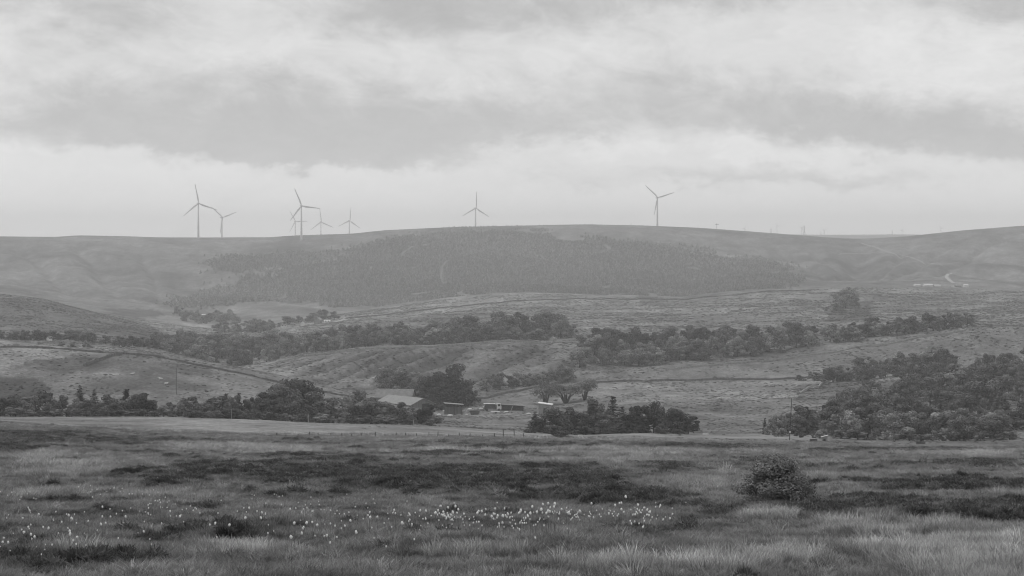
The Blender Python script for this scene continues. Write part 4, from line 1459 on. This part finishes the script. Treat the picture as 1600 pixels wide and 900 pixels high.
# ------------------------------------------------------------------ far houses
gabled('long_barn', at(322, 1990), math.radians(8), 9, 5, 3.2, 4.6, PALEW, PALEW, 'long white barn among trees in the far left valley', 'barn', windows=((-2, 1, 1.2, 1.2), (2, 1, 1.2, 1.2)))
for px, D, rz, L, W, e, ri, wm, rm, lb in ((443, 1490, 10, 6, 4.5, 2.2, 3.6, PALEW, SLATE, 'low white cottage at the left end of the far hamlet'), (458, 1490, 5, 5, 4, 2.2, 3.5, PALEWOOD, SLATE, 'small grey outbuilding beside the low white cottage'),
                                           (474.5, 1485, 80, 7, 4.5, 3.6, 5.6, PALEW, SLATE, 'white gabled house in the middle of the far hamlet'), (497, 1500, 75, 8, 6, 4, 6.2, GREYW, CORR, 'grey stone house before the tallest hamlet tree'), (511, 1500, 5, 6, 4, 2.0, 3.2, PALEW, PALEW, 'bright white shed at the right end of the far hamlet'),
                                           (409, 1350, 0, 6, 5, 3, 4.6, GREYW, CORR, 'grey cottage roof sunk in the valley wood'), (864, 1075, 70, 4, 3.4, 1.8, 3.2, PALEWOOD, CORR, 'small pale house at the right end of the spur wood'), (76.5, 880, 60, 2.5, 2.2, 1.8, 2.8, PALEW, SLATE, 'tiny white hut in the far left hedge')):
    L, W, e, ri = L * .8, W * .8, e * .75, ri * .75
    gabled('cottage', at(px, D), math.radians(rz), L, W, e, ri, wm, rm, lb, 'house', .25, windows=((-L * .25, .9, .9, 1.1), (L * .25, .9, .9, 1.1)), door=(.9, 1.4, 0), chimney=(ri > 3.4))
for px, py, L, W, h, lb in ((1433, 448, 8, 5, 3, 'low pale shed at the left end of the far works'), (1450, 447.5, 12, 7, 4.5, 'largest white shed of the far works below the track'), (1464, 447.5, 9, 6, 3.2, 'long pale shed right of the largest far works shed'), (1497, 448.5, 8, 5, 3.5, 'grey shed at the right of the far works'), (1509, 447.5, 6, 5, 5, 'upright pale silo-like hut at the far right of the works'), (1492, 443.5, 12, 8, 4, 'wide grey shed just behind the far works')):
    gabled('works_shed', at(px, 1830 if py > 445 else 1900) + Vector((0, 0, .5)), math.radians(4), L * .7, W, h * .35, h * .52, PALEW if 'grey' not in lb else GREYW, PALEW if 'grey' not in lb else CORR, lb, 'shed', .2, door=(1.6, 1.0, 0))


# tracks: thin strips laid on the land
def track(name, pts, w, tone, label=None, dmin=1500):
    g = [pick(px, py, dmin) if not isinstance(px, tuple) else at(px[0], px[1]) for px, py in pts]
    g2 = []
    for a, b in zip(g, g[1:]):
        n = max(2, int((b - a).length / 6))
        for i in range(n):
            g2.append(a.lerp(b, i / n))
    g2.append(g[-1])
    V, F = [], []
    for i, p in enumerate(g2):
        d = (g2[min(i + 1, len(g2) - 1)] - g2[max(i - 1, 0)])
        s_ = Vector((d.y, -d.x, 0)).normalized()
        for q in (-.5, 0, .5):
            a = p + s_ * (q * w)
            V.append((a.x, a.y, H(a.x, a.y) + .35))
    for i in range(len(g2) - 1):
        for k in (0, 1):
            F.append((i * 3 + k, i * 3 + k + 1, i * 3 + 4 + k, i * 3 + 3 + k))
    o = link(name, mesh_from(name, V, F, [grey(f'track_{tone}', tone, .2, .3, .95)]))
    o['kind'] = 'structure'


track('track', [(1322, 378), (1345, 380), (1375, 390), (1398, 397), (1403, 401), (1440, 409), (1472, 416)], 4, .23)
track('track', [(1485, 427.5), (1479, 433), (1484, 439), (1490, 443)], 4.5, .32)
track('track', [(1310, 398), (1340, 396), (1372, 394)], 4, .20)
track('yard', [((1431, 1815), 0), ((1455, 1812), 0), ((1480, 1812), 0)], 9, .55)
track('lane', [((424, 1470), 0), ((470, 1470), 0), ((520, 1500), 0), ((560, 1540), 0)], 5, .30)

# ------------------------------------------------------------------ stuff: grass, heather, plantation (too many to count)
GRASS = inst_mat('grass_blades', .25)
NEEDLE = inst_mat('plantation_needles', .1)


def blade_tuft(seed, n, h, lean, rad, w=.006, seg=3):
    r = np.random.default_rng(seed)
    P, T = [], []
    for i in range(n):
        a = r.uniform(0, 6.283)
        q = rad * math.sqrt(r.uniform(0, 1))
        b = np.array([q * math.cos(a), q * math.sin(a), -.05])
        a2 = a + r.normal(0, .7)
        L = h * r.uniform(.55, 1.1)
        le = lean * r.uniform(.4, 1.3)
        d = np.array([math.cos(a2), math.sin(a2), 0])
        s = np.array([-d[1], d[0], 0])
        tone = r.uniform(.7, 1.35)
        pts = []
        for k in range(seg + 1):
            t = k / seg
            pts.append(b + d * (le * L * t ** 1.8) + np.array([0, 0, L * (t - .35 * le * t * t)]))
        for k in range(seg):
            w0, w1 = w * (1 - k / seg * .8), w * (1 - (k + 1) / seg * .8)
            P.append(np.stack([pts[k] - s * w0, pts[k] + s * w0, pts[k + 1] + s * w1, pts[k + 1] - s * w1]))
            T.append(tone)
    return quads_mesh('tuft', np.array(P), GRASS, np.array(T))


def twig_tuft(seed, n, h, rad, size):
    """heather or rush cushion: a dome of short twigs"""
    r = np.random.default_rng(seed)
    d = unit(r.normal(0, 1, (n, 3)))
    d[:, 2] = np.abs(d[:, 2])
    P = d * np.array([rad, rad, h]) * r.uniform(.55, 1.05, (n, 1))
    Nn = unit(d)
    a = unit(Nn + r.normal(0, .35, (n, 3)))
    b = unit(np.cross(a, r.normal(0, 1, (n, 3))))
    L = size * r.uniform(.6, 1.4, (n, 1))
    Q = np.stack([P - a * L - b * L * .22, P - a * L + b * L * .22, P + a * L + b * L * .10, P + a * L - b * L * .10], 1)
    return quads_mesh('tuft', Q, GRASS, r.uniform(.6, 1.5, n))


def hidden_collection(name, meshes):
    c = bpy.data.collections.new(name)
    for i, me in enumerate(meshes):
        o = bpy.data.objects.new(f'{name}_{i:02d}', me)
        c.objects.link(o)
    return c


def scatter(name, P, rot, scl, tone, idx, coll, label, cat):
    me = bpy.data.meshes.new(name)
    me.vertices.add(len(P))
    me.vertices.foreach_set('co', P.reshape(-1).astype(np.float32))
    for nm, ty, arr, key in (('rot', 'FLOAT_VECTOR', rot, 'vector'), ('scl', 'FLOAT_VECTOR', scl, 'vector'), ('tone', 'FLOAT', tone, 'value'), ('idx', 'INT', idx, 'value')):
        a = me.attributes.new(nm, ty, 'POINT')
        a.data.foreach_set(key, np.ascontiguousarray(arr).reshape(-1).astype(np.int32 if ty == 'INT' else np.float32))
    o = link(name, me)
    ng = bpy.data.node_groups.new(name, 'GeometryNodeTree')
    ng.interface.new_socket('Geometry', in_out='INPUT', socket_type='NodeSocketGeometry')
    ng.interface.new_socket('Geometry', in_out='OUTPUT', socket_type='NodeSocketGeometry')
    N, L = ng.nodes, ng.links
    gi, go = N.new('NodeGroupInput'), N.new('NodeGroupOutput')
    ci = N.new('GeometryNodeCollectionInfo')
    ci.inputs[0].default_value = coll
    ci.inputs['Separate Children'].default_value = True
    ci.inputs['Reset Children'].default_value = True
    ip = N.new('GeometryNodeInstanceOnPoints')
    ip.inputs['Pick Instance'].default_value = True

    def na(nm, ty):
        n = N.new('GeometryNodeInputNamedAttribute')
        n.data_type = ty
        n.inputs['Name'].default_value = nm
        return n.outputs['Attribute']
    er = N.new('FunctionNodeEulerToRotation')
    L.new(na('rot', 'FLOAT_VECTOR'), er.inputs[0])
    L.new(gi.outputs[0], ip.inputs['Points'])
    L.new(ci.outputs[0], ip.inputs['Instance'])
    L.new(na('idx', 'INT'), ip.inputs['Instance Index'])
    L.new(er.outputs[0], ip.inputs['Rotation'])
    L.new(na('scl', 'FLOAT_VECTOR'), ip.inputs['Scale'])
    L.new(ip.outputs[0], go.inputs[0])
    md = o.modifiers.new('scatter', 'NODES')
    md.node_group = ng
    o['kind'] = 'stuff'
    o['label'] = label
    o['category'] = cat
    return o


def grass():
    tufts = [blade_tuft(100 + i, 54, .22, 1.15, .17, .0065) for i in range(4)]           # 0-3 common tussock
    tufts += [blade_tuft(110 + i, 60, .36, .65, .16, .0065) for i in range(3)]      # 4-6 tall pale grass
    tufts += [twig_tuft(120 + i, 240, .22, .26, .045) for i in range(3)]           # 7-9 heather cushions
    tufts += [blade_tuft(130 + i, 40, .30, .45, .10, .005) for i in range(2)]      # 10-11 rushes
    coll = hidden_collection('tuft_kind', tufts)
    bands = [(19, 34, 44, .72), (34, 60, 28, .85), (60, 110, 9, 1.25), (110, 200, 2.6, 2.3), (200, 345, .9, 3.6)]
    Ps, Rs, Ss, Ts, Is = [], [], [], [], []
    for d0, d1, dens, sc_ in bands:
        area = .5 * .66 * (d1 ** 2 - d0 ** 2) + 10 * (d1 - d0)
        n = int(area * dens)
        Y = np.sqrt(rng.uniform(d0 ** 2, d1 ** 2, n))
        X = rng.uniform(-.5, .5, n) * (.66 * Y + 8)
        Z = height(X, Y)
        T = tone_at(X, Y, Z)
        dark = T < .096 * rng.uniform(.55, 1.25, n)
        pale = T > .215 * rng.uniform(.85, 1.15, n)
        idx = rng.integers(0, 4, n)
        idx = np.where(pale, rng.integers(4, 7, n), idx)
        idx = np.where(dark, rng.integers(7, 10, n), idx)
        rush = (fbm(X, Y, 4, 3, 55) > .16) & (rng.random(n) < .35) & ~dark
        idx = np.where(rush, rng.integers(10, 12, n), idx)
        s = sc_ * rng.uniform(.65, 1.3, n)
        hz = np.minimum(s, sc_ ** .45 * rng.uniform(.6, 1.1, n)) * (1 + .5 * fbm(X, Y, 7, 3, 12))
        lum = T * np.exp(rng.normal(0, .33, n)) * np.where(dark, 1.05, 1.2)
        Ps.append(np.stack([X, Y, Z], 1))
        Rs.append(np.stack([rng.normal(0, .12, n), rng.normal(0, .12, n), rng.uniform(0, 6.28, n)], 1))
        Ss.append(np.stack([s, s, hz], 1))
        Ts.append(lum)
        Is.append(idx)
    scatter('moor_grass', np.concatenate(Ps), np.concatenate(Rs), np.concatenate(Ss), np.concatenate(Ts), np.concatenate(Is), coll, 'rough moor grass and dark heather covering the foreground', 'grass')


grass()


def midfield():
    """rough grass and rushes on the slopes beyond the moor, seen as texture"""
    tufts = [twig_tuft(140 + i, 90, .5, 1.0, .30) for i in range(4)]
    coll = hidden_collection('rough_kind', tufts)
    n = 150000
    D = np.sqrt(rng.uniform(340 ** 2, 1750 ** 2, n))
    X = rng.uniform(-.32, .32, n) * D
    Z = height(X, D)
    T = tone_at(X, D, Z)
    px, py = project(X, D, Z)
    cl = fbm(X, D, 22, 3, 14)
    keep = (cl + rng.normal(0, .12, n) > -.03) & ~((D < 450) & (T > .2))
    X, D, Z, T, cl = X[keep], D[keep], Z[keep], T[keep], cl[keep]
    n = len(X)
    s = rng.uniform(.35, 1.0, n) * np.clip(D / 900, .5, 1.3)
    scatter('rough_grass', np.stack([X, D, Z], 1), np.stack([np.zeros(n), np.zeros(n), rng.uniform(0, 6.28, n)], 1), np.stack([s, s, s * rng.uniform(.3, .7, n)], 1), T * rng.uniform(.55, 1.5, n), rng.integers(0, 4, n), coll,
            'rough grass and rush tussocks on the middle slopes', 'grass')


midfield()


def plantation():
    def low_conifer(seed):
        r = np.random.default_rng(seed)
        P, Nn, T = [], [], []
        for i in range(7):
            t = i / 6
            R = .24 * (1 - t) + .02
            m_ = int(14 - 8 * t)
            a = r.uniform(0, 6.28, m_)
            P.append(np.stack([np.cos(a) * R * r.uniform(.4, 1, m_), np.sin(a) * R * r.uniform(.4, 1, m_), .12 + .85 * t + r.normal(0, .03, m_)], 1))
            Nn.append(np.stack([np.cos(a), np.sin(a), np.full(m_, .7)], 1))
            T.append(r.uniform(.7, 1.3, m_))
        P, Nn, T = np.concatenate(P), np.concatenate(Nn), np.concatenate(T)
        return quads_mesh('spruce', cards(P, Nn, .10, .4), NEEDLE, T)
    coll = hidden_collection('spruce_kind', [low_conifer(200 + i) for i in range(4)])
    n = 120000
    D = rng.uniform(2150, 3400, n)
    X = rng.uniform(-.22, .18, n) * D
    Z = height(X, D)
    px, py = project(X, D, Z)
    wx = px + fbm(X, D, 60, 3, 51) * 26
    wy = py + fbm(X, D, 60, 3, 61) * 7
    wx = wx + fbm(X, D, 40, 3, 52) * 40 + rng.normal(0, 9, n)
    wy = wy + fbm(X, D, 40, 3, 62) * 14 + rng.normal(0, 3.5, n)
    k = poly(wx, wy, FOREST) | poly(wx, wy, FOREST2)
    # rides and clearings
    ride = (np.abs(fbm(X, D, 260, 2, 77)) < .012) | (fbm(X, D, 90, 3, 29) > .27)
    k &= ~ride
    X, D, Z = X[k], D[k], Z[k]
    n = len(X)
    h = rng.uniform(2.2, 4.6, n) * np.clip((3330 - D) / 300, .45, 1) * (1 + .5 * fbm(X, D, 120, 3, 88))
    lum = .25 * rng.uniform(.6, 1.4, n) * (1 + .9 * fbm(X, D, 200, 3, 18))
    scatter('conifer_plantation', np.stack([X, D, Z], 1), np.stack([np.zeros(n), np.zeros(n), rng.uniform(0, 6.28, n)], 1), np.stack([h * 2.3, h * 2.3, h], 1), lum, rng.integers(0, 4, n), coll,
            'dark conifer plantation covering the far hillside', 'forest')


plantation()

# ------------------------------------------------------------------ cotton grass: white tufts in the wet ground
COTTON = grey('cotton', .85, .06, 20, .95)
STEM = grey('sedge_stem', .13, .3, 10, .9)


def cotton_mesh(seed):
    r = random.Random(seed)
    mb = MB()
    h = r.uniform(.5, .7)
    lean = r.uniform(-.06, .06)
    mb.path([(0, 0, -.05), (lean * .4, 0, h * .55), (lean, 0, h)], [.004, .003, .003], 5)
    ns = len(mb.f)
    n, m_ = 9, 6
    V, F = [], []
    L = r.uniform(.028, .04)
    for i in range(m_ + 1):
        t = math.pi * i / m_
        for k in range(n):
            a = 2 * math.pi * k / n
            q = L * (.62 + r.uniform(-.18, .18))
            V.append((lean + q * math.sin(t) * math.cos(a) + .3 * L * (1 - i / m_), q * math.sin(t) * math.sin(a), h + L * .9 * math.cos(t) + r.uniform(-.1, .1) * L))
    for i in range(m_):
        for k in range(n):
            F.append((i * n + k, i * n + (k + 1) % n, (i + 1) * n + (k + 1) % n, (i + 1) * n + k))
    mb.add(V, F)
    return mesh_from('cotton_grass', mb.v, mb.f, [STEM, COTTON], [0] * ns + [1] * (len(mb.f) - ns), smooth=True)


def cotton():
    kinds = [cotton_mesh(300 + i) for i in range(8)]
    cl = [(165, 764, 14, 3, 10), (245, 787, 22, 7, 24), (25, 826, 30, 7, 28), (75, 815, 24, 6, 16), (135, 818, 18, 7, 14), (35, 783, 24, 7, 12), (280, 788, 16, 6, 8), (240, 830, 14, 4, 3), (400, 806, 20, 9, 9), (520, 778, 40, 5, 16), (430, 776, 30, 4, 9), (500, 800, 30, 10, 12),
          (520, 822, 26, 7, 14), (480, 834, 30, 8, 10), (580, 800, 20, 8, 8), (640, 805, 30, 8, 18), (690, 808, 36, 9, 24), (715, 800, 20, 7, 20), (685, 822, 14, 4, 10), (780, 815, 20, 8, 18), (800, 800, 12, 5, 8), (815, 828, 16, 5, 16), (850, 822, 22, 7, 22), (860, 808, 24, 8, 16), (905, 794, 20, 4, 26),
          (880, 798, 14, 5, 10), (990, 798, 20, 4, 26), (1020, 803, 12, 3, 12), (998, 818, 8, 5, 10), (975, 806, 10, 5, 8), (950, 815, 30, 8, 6), (600, 840, 40, 6, 6), (1040, 806, 20, 6, 4), (350, 790, 60, 20, 24), (150, 800, 80, 20, 26), (740, 815, 20, 10, 10)]
    pts = []
    r = random.Random(5)
    for cx, cy, sx, sy, n in cl:
        for i in range(n):
            pts.append((r.gauss(cx, sx * 1.35), r.gauss(cy, sy * 1.35)))
    pts.sort(key=lambda p: -p[1])
    X, Y = [], []
    places = []
    for px, py in pts:
        # the head, .4 m above the ground, is what shows at this pixel
        u, k = ray(px, py)
        D = _mq[_mq < 400]
        z = base_h(u * D, D) + .33
        i = np.nonzero(z >= k * D)[0]
        D_ = D[i[0]] if len(i) else 60.0
        x = u * D_
        places.append(Vector((x, D_, H(x, D_))))
    for p in places[:300]:
        o = link('cotton_grass', r.choice(kinds), None, p, r.uniform(0, 6.28))
        s = r.uniform(.36, .86)
        o.scale = (s, s, s * r.uniform(.95, 1.1))
        tag(o, 'single white cotton grass head on a thin stalk in the foreground moor', 'cotton grass', 'white cotton grass heads scattered over the foreground')
    mb_v, mb_f, mi = [], [], []
    for p in places[300:]:
        me = r.choice(kinds)
        b = len(mb_v)
        for v in me.vertices:
            mb_v.append((v.co.x * .55 + p.x, v.co.y * .55 + p.y, v.co.z * .55 + p.z))
        for f in me.polygons:
            mb_f.append([b + i for i in f.vertices])
            mi.append(f.material_index)
    if mb_v:
        o = link('cotton_grass_drift', mesh_from('cotton_grass_drift', mb_v, mb_f, [STEM, COTTON], mi, True))
        o['kind'] = 'stuff'
        o['label'] = 'farther white cotton grass heads dotted across the moor'
        o['category'] = 'cotton grass'


cotton()

# ------------------------------------------------------------------ haze: one box of even air round camera and land
HAZE = 0.00018


def haze():
    mt, nt, out = new_mat('haze_air')
    v = nt.nodes.new('ShaderNodeVolumePrincipled')
    v.inputs['Color'].default_value = (.97, .97, .97, 1)
    v.inputs['Density'].default_value = HAZE
    v.inputs['Anisotropy'].default_value = 0.3
    nt.links.new(v.outputs[0], out.inputs['Volume'])
    o = MB().box(-6200, 6200, -60, 9300, -420, 150).build('haze', mt)
    o['kind'] = 'stuff'
    o['label'] = 'pale even haze lying over the valley and hills'
    o['category'] = 'haze'


haze()
